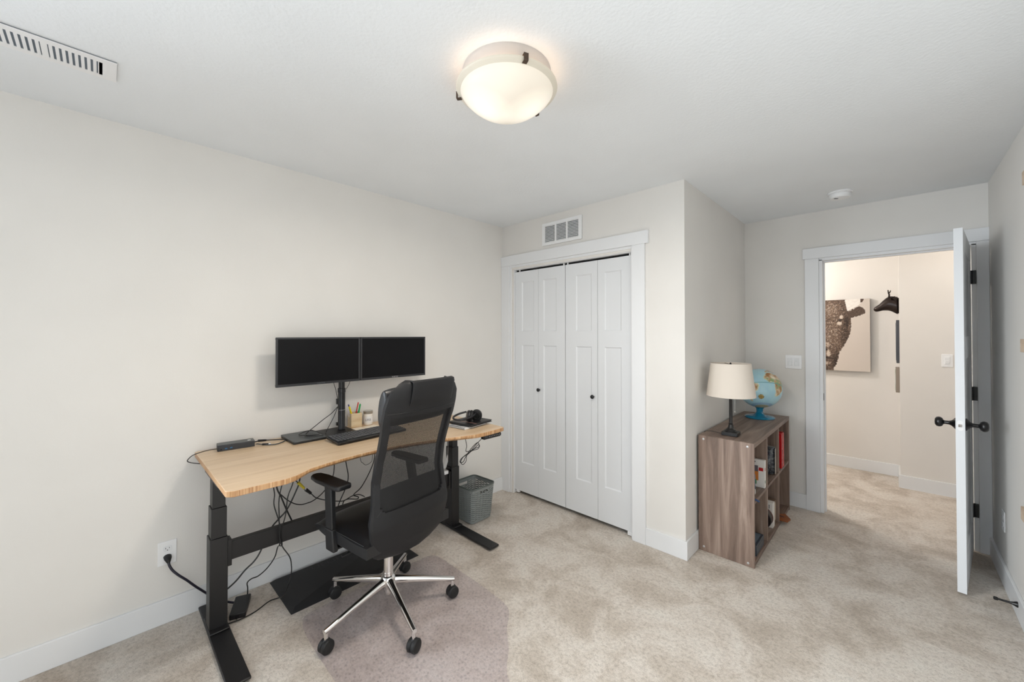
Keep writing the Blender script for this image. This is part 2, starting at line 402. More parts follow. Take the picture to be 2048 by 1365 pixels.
# frame plate with slots: bars between slots
y0, y1 = -.32, .18
b.box(-.075, .075, y0, y1, -.004, -.001); b.build('back_plate', mat('register_dark', (104, 114, 124), .8), v)
b = MB(); b.m(PLASTIC).box(-.075, -.048, y0, y1, -.0062, -.0040).box(.048, .078, y0, y1, -.0062, -.0040)
b.box(-.048, .048, .131, y1, -.0062, -.0040).box(-.048, .048, y0, -.30, -.0062, -.0040)
n = 29; st = .438/n
for i in range(n+1):
    yy = -.30+st*i; wd = st*.58 if i not in (10, 20) else st*1.05
    b.box(-.048, .048, yy-wd/2, yy+wd/2, -.0062, -.0040)
b.build('grille', None, v, smooth=False)
# closet return vent
v = thing('wall_vent', 'white louvred wall vent above the closet doors', 'vent', (-1.943, YC, 2.282))
b = MB(); hw, hh = .199, .094
b.box(-hw, hw, -.002, 0, -hh, hh); b.build('back_plate', VENTG, v)
b = MB()
for q in ((-hw, -hw+.030, -hh+.024, hh-.024), (hw-.030, hw, -hh+.024, hh-.024), (-hw, hw, -hh, -hh+.024), (-hw, hw, hh-.024, hh), (-.065, -.049, -hh+.024, hh-.024), (.049, .065, -hh+.024, hh-.024)):
    b.box(q[0], q[1], -.009, -.001, q[2], q[3])
b.build('frame', PLASTIC, v, smooth=False)
b = MB()
for (a0, a1) in ((-hw+.030, -.065), (-.049, .049), (.065, hw-.030)):
    for i in range(12):
        z = -hh+.030+i*.0118; b.box(a0, a1, -.0008, .0008, -.0052, .0052, T(0, -.0055, z) @ RX(R_(-38)))
b.build('louvres', PLASTIC, v)
# smoke detector
v = thing('smoke_detector', 'round white smoke detector on the ceiling near the doorway', 'smoke detector', (-.262, 3.60, H))
MB().lathe([(.070, 0), (.070, -.008), (.066, -.012)], None, 40).build('base', PLASTIC, v)
MB().lathe([(.060, -.012), (.062, -.016), (.061, -.034), (.054, -.042), (.0001, -.044)], None, 40).build('cover', PLASTIC, v)
MB().box(-.012, .012, -.004, .004, -.0455, -.043, T(-.02, -.02, 0) @ RZ(R_(40))).build('sensor_slot', DOCKG, v)

def switchplate(name, label, loc, gang, rz=0):
    s = thing(name, label, 'light switch', loc, rz); w_ = .07 if gang == 1 else .114
    b = MB(); b.prism(rrect(w_, .114, .004), 0, .005, RX(R_(90))); b.build('cover_plate', PLASTIC, s, bevel=.0015)
    for i in range(gang):
        x = 0 if gang == 1 else (-.023, .023)[i]
        b = MB(); b.box(x-.0165, x+.0165, -.0085, -.004, -.033, .033); b.box(x-.0125, x+.0125, -.0105, -.004, -.028, .001, ); b.build('rocker', WHITE, s, bevel=.0012)
    return s
switchplate('light_switch', 'white double rocker light switch beside the door casing above the globe', (-.605, YF, 1.207), 2)
switchplate('light_switch', 'white single light switch on the hallway wall past the open door', (.345, 5.225, 1.205), 1)
def outlet(label, loc, rz, plugged=False):
    s = thing('wall_outlet', label, 'outlet', loc, rz)
    MB().prism(rrect(.072, .117, .004), 0, .005, RX(R_(90))).build('cover_plate', PLASTIC, s, bevel=.0018)
    for z in (.021, -.021):
        b = MB(); b.m(WHITE).prism(rrect(.034, .029, .011), 0, .0065, T(0, 0, z) @ RX(R_(90)))
        b.m(BLIND).box(-.008, -.006, -.0068, -.006, z-.001, z+.007).box(.006, .008, -.0068, -.006, z+.000, z+.006).box(-.002, .002, -.0068, -.006, z-.009, z-.005)
        b.build('receptacle', None, s, bevel=.0004)
    return s
outlet('white wall outlet at the left with a black plug in its lower socket', (XL, .234, .345), R_(90))
outlet('white wall outlet on the right wall behind the open door', (XR, 3.65, .355), R_(-90))
# plug + cord
c = thing('outlet_cable', 'thick navy black power cord plugged into the left wall outlet', 'cable', (XL+.007, .234, .325))
b = MB(); b.loft([((0, 0, .002), (0, .016, 0), (0, 0, .012)), ((.018, 0, 0), (0, .015, 0), (0, 0, .012)), ((.028, .001, -.010), (0, .010, 0), (.006, 0, .008)), ((.030, .002, -.020), (0, .006, 0), (.005, 0, .003))], 16)
b.build('plug', CABLE, c)
P = [(.030, .002, -.018), (.034, .006, -.035), (.040, .018, -.060), (.046, .040, -.090), (.050, .070, -.125), (.052, .100, -.165), (.052, .132, -.205), (.050, .162, -.242), (.060, .200, -.280), (.075, .240, -.305), (.100, .275, -.315)]
MB().tube(P, .0055, 10).build('cord', NAVYC, c)

# wooden ledges on the right wall (only their far ends reach into the picture)
for z, lab in ((2.16, 'pale wooden wall ledge, highest of three at the right edge'), (1.386, 'pale wooden wall ledge, middle of three at the right edge'), (.584, 'pale wooden wall ledge, lowest of three near the right edge')):
    t_ = tag(MB().box(-.022, 0, -.45, 0, -.031, .031).build('wall_ledge', LEDGE, bevel=.002), lab, 'ledge', 'wooden ledges on the right wall')
    t_.location = (XR, {2.16: 2.955, 1.386: 3.035, .584: 3.07}[z], z)
# door stop
d = thing('door_stop', 'black rigid door stop on the right baseboard', 'door stop', (XR-BT, 3.215, .075), R_(180))
MB().lathe([(.014, 0), (.014, .003), (.008, .016), (.0055, .024), (.0048, .066)], RY(R_(90)), 20).build('rod', BLACKS, d)
MB().lathe([(.0075, .064), (.0085, .068), (.0085, .076), (.006, .079)], RY(R_(90)), 20).build('rubber_tip', RUBBER, d)

# ================================================================== HALL
hl = thing('hall_ceiling_light', 'small round hall ceiling light', 'ceiling light', (.75, 4.70, H))
MB().lathe([(.12, 0), (.12, -.03), (.10, -.05), (.0001, -.06)], None, 32).build('shade', emit('hall_lamp', (255, 236, 212), 2.0), hl)
point('hall_point_light', (.75, 4.70, 2.26), 5.5, (1.0, .92, .83), .1)
point('hall_point_light', (-1.3, 4.85, 2.2), 34, (1.0, .93, .86), .1)  # extra hall light with no fixture, added to brighten the hall

# canvas with a bison portrait: colours painted per vertex
def bison():
    W_, H_ = .80, .768; nx, nz = 230, 220
    x0 = -W_/2
    me_v = []; cols = []
    face = [(50, 200), (300, 200), (322, 290), (345, 365), (372, 440), (378, 500), (365, 610), (325, 700), (282, 770), (240, 830), (225, 900), (205, 965), (170, 1022), (170, 1100), (50, 1100)]
    horn = [(305, 232), (400, 218), (500, 222), (520, 228), (500, 262), (440, 308), (385, 332), (332, 356), (318, 300)]
    hornt = [(478, 222), (522, 224), (500, 262), (478, 268)]
    ear = [(322, 372), (380, 345), (465, 308), (505, 325), (532, 355), (530, 384), (480, 412), (420, 425), (365, 444)]
    def inside(p, poly):
        r = False; n = len(poly); j = n-1
        for i in range(n):
            xi, yi = poly[i]; xj, yj = poly[j]
            if (yi > p[1]) != (yj > p[1]) and p[0] < (xj-xi)*(p[1]-yi)/(yj-yi)+xi: r = not r
            j = i
        return r
    def blob(p, cx, cy, rx, ry): return max(0, 1-((p[0]-cx)/rx)**2-((p[1]-cy)/ry)**2)
    vs = []; cs = []
    for j in range(nz+1):
        for i in range(nx+1):
            u = i/nx; v_ = j/nz
            px = 582-(1-u)*W_/.385*532; py = 1045-v_*820
            if px < 50: px = 100-px
            q = (px, py); wob = 7*noise.noise((px*.06, py*.06, 1))+4*noise.noise((px*.2, py*.2, 2)); qq = (px+wob, py+wob)
            bg = (210, 199, 189)
            c = bg
            fur = noise.noise((px*.05, py*.05, 0))*.5+noise.noise((px*.22, py*.13, 5))*.9+noise.noise((px*.5, py*.28, 9))*.6
            if inside(qq, face):
                base_ = .42+.16*blob(q, 150, 620, 190, 260)+.22*blob(q, 150, 330, 130, 110)-.22*blob(q, 200, 950, 60, 160)-.25*blob(q, 325, 480, 40, 70)-.18*blob(q, 300, 650, 60, 160)
                base_ += .55*fur
                base_ += .6*blob(q, 110, 850, 34, 50)+.3*blob(q, 95, 745, 40, 40)-.9*blob(q, 70, 805, 32, 14)-.4*blob(q, 90, 900, 70, 14)+.35*blob(q, 90, 960, 50, 26)
                base_ += .9*blob(q, 262, 425, 26, 28)+1.0*blob(q, 240, 495, 34, 28)-.9*blob(q, 250, 458, 34, 9)-.6*blob(q, 232, 478, 40, 6)
                base_ = max(.02, min(1, base_)); c = tuple(a+(b_-a)*base_ for a, b_ in zip((26, 16, 12), (176, 148, 126)))
                if base_ > .82: c = (206, 192, 178)
            if inside(qq, ear):
                t_ = max(0, min(1, .38+.35*fur)); c = tuple(a+(b_-a)*t_ for a, b_ in zip((44, 30, 22), (150, 128, 112)))
            if inside(q, horn):
                t_ = .5+.5*noise.noise((px*.03, py*.05, 3)); c = tuple(a+(b_-a)*t_ for a, b_ in zip((222, 214, 206), (246, 242, 236)))
                if inside(q, hornt): c = (80, 60, 48)
            vs.append((x0+u*W_, 0, -H_/2+v_*H_)); cs.append((*lin(c), 1))
    fs = [(j*(nx+1)+i, j*(nx+1)+i+1, (j+1)*(nx+1)+i+1, (j+1)*(nx+1)+i) for j in range(nz) for i in range(nx)]
    me = bpy.data.meshes.new('printed_face'); me.from_pydata(vs, [], fs)
    at = me.color_attributes.new('Col', 'FLOAT_COLOR', 'POINT'); flat = [x for c in cs for x in c]; at.data.foreach_set('color', flat)
    t = NT('bison_print'); t.b.inputs['Roughness'].default_value = .7
    vc = t.n('ShaderNodeVertexColor', layer_name='Col'); t.l(vc.outputs[0], t.b.inputs['Base Color']); me.materials.append(t.m)
    return me, W_, H_
me, W_, H_ = bison()
cv = thing('canvas_print', 'brown and cream canvas print of half a bison face in the hallway', 'picture', (-.172-W_/2, 5.56, 1.43))
o = bpy.data.objects.new('printed_face', me); C.objects.link(o); o.parent = cv; o.location = (0, -.0005, 0)
MB().box(-W_/2, W_/2, 0, .036, -H_/2, H_/2).build('canvas_frame', mat('canvas_edge', (96, 86, 80), .8), cv)

# bronze deer head mounted on the hall corner
BRZ = mat('dark_bronze', (44, 34, 30), .26, .55)
dh = thing('deer_head', 'glossy dark bronze deer head mounted on the hallway wall corner', 'sculpture', (.043, 5.41, 1.72))
b = MB()
S_ = [(0, 0, .050, .092), (-.016, .002, .048, .085), (-.041, .017, .045, .079), (-.067, .026, .044, .072), (-.092, .019, .040, .063), (-.118, .004, .034, .047), (-.137, -.013, .029, .038), (-.156, -.024, .025, .031), (-.170, -.028, .021, .025), (-.179, -.029, .014, .016), (-.183, -.029, .005, .006)]
secs = [((x, 0, z), (0, ry, 0), (0, 0, rz_)) for x, z, ry, rz_ in S_]
b.loft(secs, 24); b.build('head', BRZ, dh, sub=1)
for s in (-1, 1):
    b = MB(); b.loft([((-.050, s*.034, .070), (.010, 0, .004), (0, .006, 0)), ((-.042, s*.056, .080), (.016, 0, .006), (0, .006, .003)), ((-.034, s*.074, .086), (.010, 0, .004), (0, .004, .002)), ((-.028, s*.086, .089), (.002, 0, 0), (0, .001, 0))], 12)
    b.build('ear', BRZ, dh, sub=1)
    b = MB(); b.tube([(-.070, s*.018, .085), (-.068, s*.022, .110), (-.074, s*.026, .135), (-.076, s*.026, .158)], lambda t: .008-.004*t, 10)
    b.tube([(-.072, s*.025, .125), (-.062, s*.030, .138), (-.058, s*.032, .152)], lambda t: .005-.002*t, 8)
    b.build('antler', BRZ, dh)
MB().lathe([(.075, -.004), (.078, .003), (.07, .006)], T(0, 0, 0) @ RY(R_(-90)), 32).build('mount_plate', BRZ, dh)
f = thing('picture_frame', 'dark grey framed picture seen edge-on below the deer head', 'picture', (.043, 5.37, 1.37))
MB().box(-.022, 0, -.13, .13, -.205, .205).build('frame', mat('slate_frame', (66, 68, 74), .5), f, bevel=.003)
MB().box(-.0245, -.021, -.105, .105, -.18, .18).build('picture_panel', mat('slate_panel', (92, 94, 100), .4), f)
f = thing('picture_frame', 'small pale framed picture seen edge-on below the dark frame', 'picture', (.043, 5.37, 1.0))
MB().box(-.028, 0, -.09, .09, -.118, .118).build('frame', mat('taupe_frame', (140, 128, 116), .5), f, bevel=.003)
pm = NT('landscape_print'); pm.l(pm.ramp(pm.noise(9, 4), [(.3, (110, 132, 84)), (.5, (196, 204, 196)), (.7, (216, 220, 224))]), pm.b.inputs['Base Color'])
MB().box(-.031, -.027, -.072, .072, -.10, .10).build('picture_panel', pm.m, f)

# ================================================================== DESK
def W(mb, name, material, par, **kw):
    """build from world coordinates under a (rotation-free) thing"""
    o = mb.build(name, material, None, **kw); o.parent = par; o.location = -Vector(par.location); return o
ZT = .83
dk = thing('standing_desk', 'bamboo-topped electric standing desk with curved front edge and black frame against the left wall', 'desk', (-2.24, 1.09, 0))
front = [(.345, -1.856), (.36, -1.846), (.468, -1.847), (.545, -1.845), (.585, -1.856), (.625, -1.882), (.662, -1.906), (.74, -1.930), (.828, -1.946), (.92, -1.956), (1.019, -1.960), (1.12, -1.955), (1.22, -1.940), (1.33, -1.913), (1.426, -1.880), (1.50, -1.852), (1.56, -1.834), (1.60, -1.829), (1.66, -1.827), (1.76, -1.832), (1.825, -1.839), (1.838, -1.850)]
poly = [(x, y) for y, x in front]+[(-2.598, 1.845), (-2.610, 1.833), (-2.610, .347), (-2.598, .335), (-1.87, .335)]
b = MB(); n = len(poly)
b.m(BAM)
v0 = [(p[0], p[1], ZT) for p in poly]; b._add(v0, [tuple(range(n))])
b.m(BAME)
mid = [(p[0], p[1], ZT) for p in poly]; low = []
for (x, y) in poly:
    d = 0
    if x > -2.0 and .56 < y < 1.60: d = .018*min(1, (y-.56)/.1, (1.60-y)/.1)
    low.append((x-d, y, ZT-.024))
mid2 = [(p[0], p[1], ZT-.012) for p in poly]
b._add(mid+mid2+low, [(i, (i+1) % n, n+(i+1) % n, n+i) for i in range(n)]+[(n+i, n+(i+1) % n, 2*n+(i+1) % n, 2*n+i) for i in range(n)]+[tuple(range(3*n-1, 2*n-1, -1))])
W(b, 'desktop', None, dk, bevel=.0022)
def col(y0, y1):
    e = MB(); cy = (y0+y1)/2; hy = (y1-y0)/2; X0, X1 = -2.430, -2.345
    e.box(X0, X1, y0, y1, .02, .455)
    W(e, 'leg', STEELB, dk, bevel=.003)
    g = MB(); g.box(X0+.006, X1-.004, y0+.005, y1-.005, .455, .60).box(X0+.012, X1-.008, y0+.010, y1-.010, .60, .775)
    W(g, 'leg_extension', STEELB, dk, bevel=.002)
    f = MB(); M = None
    f.box(-2.608, -1.925, cy-.042, cy+.042, .010, .022).box(-2.47, -2.31, cy-.040, cy+.040, .022, .030)
    f.box(-2.59, -2.57, cy-.03, cy+.03, 0, .010).box(-1.965, -1.945, cy-.03, cy+.03, 0, .010)
    W(f, 'foot', STEELB, dk, bevel=.004)
    g = MB(); prof = [(-2.56, ZT-.025), (-1.90, ZT-.025), (-1.91, ZT-.040), (-2.22, ZT-.085), (-2.50, ZT-.085), (-2.56, ZT-.045)]
    g._add([(x, yy, z) for yy in (cy-.034, cy+.034) for x, z in prof], [tuple(range(5, -1, -1)), tuple(range(6, 12))]+[(i, (i+1) % 6, 6+(i+1) % 6, 6+i) for i in range(6)])
    W(g, 'side_bracket', STEELB, dk, bevel=.002)
col(.362, .434); col(1.794, 1.866-.004)
W(MB().box(-2.40, -2.368, .452, 1.776, .322, .412), 'crossbar', STEELB, dk, bevel=.002)
for y in (.434, 1.776): W(MB().box(-2.412, -2.356, y, y+.018, .300, .428), 'crossbar_bracket', STEELB, dk, bevel=.0015)
for x in (-2.47, -2.34): W(MB().box(x, x+.04, .44, 1.79, ZT-.056, ZT-.025), 'top_rail', STEELB, dk, bevel=.002)
# handset
hs = thing('desk_controller', 'black oval desk height handset with small white buttons under the right front edge', 'controller', (-1.866, 1.742, .788))
b = MB(); b.prism(rrect(.158, .028, .013), -.012, .012, Matrix(((0, 0, 1, 0), (1, 0, 0, 0), (0, 1, 0, 0), (0, 0, 0, 1)))); b.box(-.03, .004, -.03, .03, .008, .0165)
b.build('housing', BLACKS, hs, bevel=.003)
b = MB()
for i in range(7): b.box(.0121, .0128, -.030+i*.0148, -.025+i*.0148, -.003, .003)
b.build('buttons', LOGO, hs)
MB().box(.0121, .0126, -.066, -.040, -.008, .008).build('display', DOCKB, hs)

# ---- monitors on a pole stand
st = thing('monitor_stand', 'black pole monitor stand with square base plate on the desk', 'monitor stand', (-2.52, 1.056, ZT))
W(MB().prism(rrect(.20, .20, .012, 4, -2.505, 1.012), ZT, ZT+.006), 'base_plate', BLACKP, st, bevel=.0015)
b = MB().lathe([(.024, .006), (.024, .02), (.0215, .024), (.0215, .24), (.0235, .242), (.0235, .268), (.0185, .27), (.0185, .50)], None, 28); b.build('pole', BLACKS, st)
b = MB(); b.box(.00, .028, -.36, .32, .455, .495).box(.028, .039, -.27, -.17, .40, .50).box(.028, .039, .29, .37, .40, .50).lathe([(.028, .44), (.028, .505)], None, 24)
b.build('crossarm', BLACKS, st, bevel=.003)
for q in ((.165, .20), (.03, .05)): MB().box(-.034, -.018, -.022, -.006, *q).build('cable_clip', BLACKP, st, bevel=.001)
MB().lathe([(.0222, .131), (.0222, .1335)], None, 28).build('tie_ring', LOGO, st)
def monitor(y0, y1, label, logocol):
    cy = (y0+y1)/2; w_ = y1-y0; h_ = .278
    m_ = thing('monitor', label, 'monitor', (-2.45, cy, 1.283), 0, 'twin monitors')
    b = MB(); t_ = .010
    for q in ((-w_/2, w_/2, h_/2-t_, h_/2), (-w_/2, w_/2, -h_/2, -h_/2+.014), (-w_/2, -w_/2+t_, -h_/2+.014, h_/2-t_), (w_/2-t_, w_/2, -h_/2+.014, h_/2-t_)): b.box(-.012, .002, *q)
    b.box(-.014, -.006, -w_/2+.001, w_/2-.001, -h_/2+.001, h_/2-.001)
    b.build('bezel', BEZEL, m_, bevel=.0012)
    MB().box(-.006, -.0003, -w_/2+t_-.001, w_/2-t_+.001, -h_/2+.013, h_/2-t_+.001).build('screen', SCREEN, m_)
    MB().box(-.030, -.013, -.16, .16, -.10, .10).build('rear_housing', BLACKP, m_, bevel=.008, seg=3)
    textobj('logo', 'SCEPTRE', .0115, faceX(.0022, .0, -h_/2+.0068), logocol, m_, squeeze=1.05)
    return m_
monitor(.665, 1.1425, 'switched-off black widescreen monitor, left of the two above the desk', mat('dim_logo', (86, 88, 92), .4))
monitor(1.1465, 1.630, 'switched-off black widescreen monitor, right of the two above the desk', mat('bright_logo', (178, 174, 176), .4))

# ---- things on the desk
d = thing('docking_station', 'dark grey docking station with two blue ports near the left end of the desk', 'docking station', (-2.545, .502, ZT), R_(-90-6))
b = MB(); b.m(DOCKB).box(-.082, .082, -.034, .034, 0, .031); b.build('case', DOCKB, d, bevel=.003)
MB().box(-.0815, .0815, -.0335, .0335, .0305, .0318).build('top_cover', DOCKG, d, bevel=.0008)
# ports face the local +y ... placed on the side that looks at the room
b = MB(); b.m(BLUE).box(.050-.010, .050+.000, .0338, .0345, .009, .014).box(.028-.010, .028, .0338, .0345, .010, .015); b.build('usb_port', BLUE, d)
b = MB(); b.cyl((.066, .0335, .010), (.066, .0345, .010), .003); b.build('audio_jack', BLIND, d)
MB().box(-.066, -.052, -.005, .010, .0318, .0322).build('sticker', PAPERW, d)
lp = thing('laptop', 'closed dark grey laptop lying on the desk between dock and pole stand', 'laptop', (-2.49, .822, ZT))
b = MB(); b.prism(rrect(.228, .176, .008), 0, .009); b.build('base', BLACKP, lp, bevel=.002)
b = MB(); b.prism(rrect(.230, .178, .009), .0095, .0165); b.build('lid', DOCKG, lp, bevel=.0022)
kb = thing('keyboard', 'black keyboard lying in front of the pole stand', 'keyboard', (-2.272, 1.110, ZT), R_(4))
Mk = T(0, 0, .005) @ RY(R_(4.5))
b = MB(); b.prism(rrect(.160, .438, .010), .004, .016, Mk); b.build('case', BLACKS, kb, bevel=.002)
b = MB(); random.seed(3)
for r in range(6):
    xs = -.062+r*.0205
    pos = -.209
    while pos < .205:
        wk = .0150
        if r == 5 and -.12 < pos < 0: wk = .110
        if (.080 < pos < .088) or (.140 < pos < .146): pos += .008; continue
        if pos+wk > .210: break
        b.prism([(xs-.0072, pos), (xs+.0072, pos), (xs+.0072, pos+wk), (xs-.0072, pos+wk)], .0155, .0200, Mk)
        pos += wk+.0037
o = b.build('keys', mat('keycap', (82, 83, 86), .4), kb, bevel=.0014, seg=1); o['label'] = 'dark grey keycaps'
MB().box(-.079, -.074, -.12, .12, 0, .015).build('rear_foot', BLACKP, kb)
ph = thing('pencil_holder', 'square pale wood pencil holder beside the monitor pole', 'pencil holder', (-2.565, 1.163, ZT), R_(-6))
b = MB(); s_ = .035; t_ = .006
b.box(-s_, s_, -s_, s_, 0, .006).box(-s_, -s_+t_, -s_, s_, .006, .092).box(s_-t_, s_, -s_, s_, .006, .092).box(-s_+t_, s_-t_, -s_, -s_+t_, .006, .092).box(-s_+t_, s_-t_, s_-t_, s_, .006, .092)
b.build('wooden_box', PENW, ph, bevel=.001)
for nm, lab, c_, a_, b_ in (('marker', 'yellow marker leaning left in the pencil holder', (240, 218, 30), (-2.560, 1.160), (-2.545, 1.117)),
                            ('pen', 'dark blue pen behind the yellow marker', (44, 40, 110), (-2.575, 1.170), (-2.578, 1.124)),
                            ('pen', 'white pen at the left side of the pencil holder', (232, 226, 236), (-2.585, 1.150), (-2.572, 1.110)),
                            ('pencil', 'red pencil in the pencil holder', (206, 60, 44), (-2.575, 1.160), (-2.588, 1.196)),
                            ('marker', 'green marker leaning right in the pencil holder', (26, 160, 84), (-2.560, 1.170), (-2.562, 1.197))):
    top = {'yellow': .137, 'dark': .149, 'white': .147, 'red': .153, 'green': .142}[lab.split()[0]]
    tt = thing(nm, lab, nm, (a_[0], a_[1], ZT+.008))
    dx, dy = b_[0]-a_[0], b_[1]-a_[1]; rr = .0055 if nm == 'marker' else .0038; mm = mat(lab.split()[0]+'_'+nm, c_, .4)
    b = MB(); b.cyl((0, 0, 0), (dx, dy, top-.008), rr, seg=14); b.build('barrel', mm, tt)
    b = MB(); v_ = Vector((dx, dy, top-.008)); n_ = v_.normalized(); b.cyl(v_, v_+n_*.004, rr*.7, rr*.45, 14); b.build('tip', PAPERW if nm != 'marker' else mm, tt)
jr = thing('candle_jar', 'small white candle jar with silver lid and lettered label', 'jar', (-2.562, 1.252, ZT))
b = MB().lathe([(.026, 0), (.029, .003), (.030, .012), (.030, .070), (.028, .076)], None, 36); b.build('glass', mat('cream_wax', (240, 234, 224), .25), jr)
MB().lathe([(.0305, .016), (.0305, .058)], None, 36, False).build('label', PAPERW, jr)
MB().lathe([(.0295, .074), (.031, .076), (.031, .092), (.029, .094), (.0001, .094)], None, 36).build('lid', mat('brushed_silver', (190, 188, 182), .3, .8), jr)
a = R_(-25)
textobj('label_text', 'LIKE', .019, RZ(a) @ faceX(.0309, 0, .036), mat('grey_ink', (120, 118, 124), .6), jr)
for i, (x, y, r, lab) in enumerate(((-2.482, 1.142, 4, 'cream paper note behind the keyboard in front of the pencil holder'), (-2.480, 1.235, 8, 'cream paper note behind the keyboard in front of the candle jar'))):
    o = tag(MB().box(-.032, .032, -.042, .042, 0, .0012+.0003*i).build('paper_note', PAPER, smooth=False), lab, 'paper note', 'paper notes'); o.location = (x, y, ZT+.0002); o.rotation_euler = (0, 0, R_(r))
# spiral notebook, folio and headphones
nb = thing('spiral_notebook', 'white spiral notebook under the black folio', 'notebook', (-2.062, 1.690, ZT), R_(8))
MB().box(-.085, .085, -.096, .110, .0012, .0092).build('pages', PAPERW, nb, bevel=.0006)
b = MB()
for i in range(22):
    x = -.080+i*.0076; b.tube([(x, -.088, .0105), (x, -.096, .0122), (x, -.103, .006), (x, -.098, .0008), (x, -.090, .0005)], .0009, 6, 3)
b.build('spiral_binding', BLACKS, nb)
fo = thing('folio', 'thin black folio with a pale pink stripe lying on the white notebook', 'folio', (-2.062, 1.735, ZT+.0135), R_(8))
b = MB(); b.box(-.10, .10, -.105, .105, 0, .0035).box(-.10, .10, -.105, .105, .0105, .0140).box(-.10, .10, -.108, -.100, 0, .014); b.build('cover', BLACKP, fo, bevel=.0012)
MB().box(-.096, .096, -.099, .101, .0035, .0105).build('pages', DOCKB, fo)
MB().box(-.1, .1, -.058, -.054, .0139, .0144).build('pink_stripe', mat('pink_stripe', (196, 146, 134), .6), fo)
hp = thing('headphones', 'black over-ear headphones resting on the black folio', 'headphones', (-2.06, 1.745, ZT+.0315), R_(8))
hpm = mat('headphone_black', (26, 26, 30), .42)
def cup(c, M):
    b = MB(); b.lathe([(.0001, -.002), (.030, -.002), (.036, .004), (.037, .013), (.034, .017)], T(*c) @ M, 28)
    o = b.build('ear_cup', hpm, hp); b = MB(); b.lathe([(.034, .017), (.038, .019), (.040, .027), (.036, .034), (.022, .035), (.018, .026)], T(*c) @ M, 28); b.build('ear_cushion', RUBBER, hp)
cup((.000, -.050, .036), RZ(R_(-40)) @ RX(R_(78)) @ T(0, 0, -.0) @ Matrix.Scale(-1, 4, (0, 0, 1)))
cup((.018, .030, .034), RZ(R_(30)) @ RX(R_(100)))
b = MB(); b.tube([(-.004, -.052, .060), (-.03, -.095, .050), (-.04, -.135, .036), (-.012, -.160, .028), (.03, -.148, .026), (.05, -.10, .030), (.045, -.03, .040), (.022, .024, .056)], .0065, 10, 5)
b.build('headband', hpm, hp)

# ---- cables (each a thing of its own)
def cable(label, pts, r=.0028, m=CABLE, plugs=(), name='cable', cat='cable', group=None):
    base_ = Vector(pts[-1] if pts[-1][2] < pts[0][2] else pts[0])
    t_ = thing(name, label, cat, tuple(base_), 0, group)
    W(MB().tube(pts, r, 8, 5), 'cord', m, t_)
    for nm, a, b_, rad, mm in plugs: W(MB().cyl(a, b_, rad, rad*.8, 14), nm, mm, t_)
    return t_
ZU = .80
cable('black cable dropping from the desk to the power brick on the carpet', [(-2.40, .70, ZU), (-2.40, .65, .70), (-2.40, .644, .626), (-2.40, .649, .577), (-2.40, .647, .519), (-2.355, .662, .43), (-2.352, .672, .332), (-2.42, .69, .28), (-2.52, .70, .235), (-2.52, .684, .181), (-2.52, .646, .135), (-2.52, .604, .111), (-2.52, .573, .11), (-2.52, .553, .097), (-2.525, .556, .066), (-2.545, .560, .024), (-2.525, .553, .018)], .003)
cable('black cable hanging past the crossbar down onto the carpet beside the floor mat', [(-2.36, .72, ZU), (-2.345, .66, .60), (-2.34, .655, .48), (-2.33, .659, .345), (-2.30, .693, .268), (-2.30, .703, .218), (-2.30, .702, .167), (-2.30, .686, .113), (-2.34, .676, .05), (-2.405, .668, .012), (-2.417, .631, .008), (-2.38, .561, .008), (-2.368, .497, .008), (-2.376, .443, .008)], .0028)
cable('black cable sloping from under the desk behind the crossbar to the left leg', [(-2.46, .82, ZU), (-2.47, .797, .603), (-2.47, .774, .534), (-2.47, .729, .448), (-2.47, .685, .407), (-2.47, .648, .366), (-2.47, .601, .264), (-2.47, .571, .223), (-2.47, .531, .194), (-2.47, .493, .156), (-2.47, .455, .131), (-2.48, .41, .10), (-2.49, .39, .06)], .0042)
cable('black cable hanging straight down behind the crossbar, right of the crossing cables', [(-2.42, .64, ZU), (-2.44, .668, .609), (-2.44, .692, .541), (-2.44, .72, .46), (-2.44, .752, .376), (-2.44, .76, .33)], .004)
cable('black cable curving down in front of the crossbar among the crossing cables', [(-2.34, .75, ZU), (-2.33, .719, .647), (-2.33, .693, .572), (-2.33, .683, .482), (-2.34, .667, .407), (-2.35, .665, .361), (-2.35, .66, .32)], .003)
fd = cable('black cable with a yellow plug hanging under the desk', [(-2.42, .70, ZU), (-2.40, .735, .66), (-2.40, .758, .618), (-2.40, .83, .534), (-2.40, .863, .496), (-2.40, .925, .463), (-2.40, .982, .441), (-2.40, 1.022, .432), (-2.40, 1.076, .446), (-2.40, 1.118, .441), (-2.40, 1.153, .417)], .0028,
      plugs=(('yellow_plug', (-2.40, .765, .611), (-2.40, .797, .570), .0085, mat('yellow_plug', (196, 176, 48), .4)), ('metal_collar', (-2.40, .797, .570), (-2.40, .806, .560), .0075, CHROME), ('black_plug', (-2.40, .806, .560), (-2.40, .833, .531), .0095, CABLE)))
cable('black cable sagging in a loop under the middle of the desk', [(-2.42, .66, ZU), (-2.42, .665, .609), (-2.42, .698, .545), (-2.42, .742, .499), (-2.42, .782, .476), (-2.42, .817, .473), (-2.42, .858, .479), (-2.42, .913, .514), (-2.42, .96, .58), (-2.42, .972, .65), (-2.42, .973, ZU)], .0028)
cable('black cable dropping behind the left armrest of the office chair', [(-2.43, 1.03, ZU), (-2.43, 1.046, .655), (-2.43, 1.061, .564), (-2.43, 1.048, .5), (-2.43, 1.001, .4), (-2.43, .985, .30)], .003)
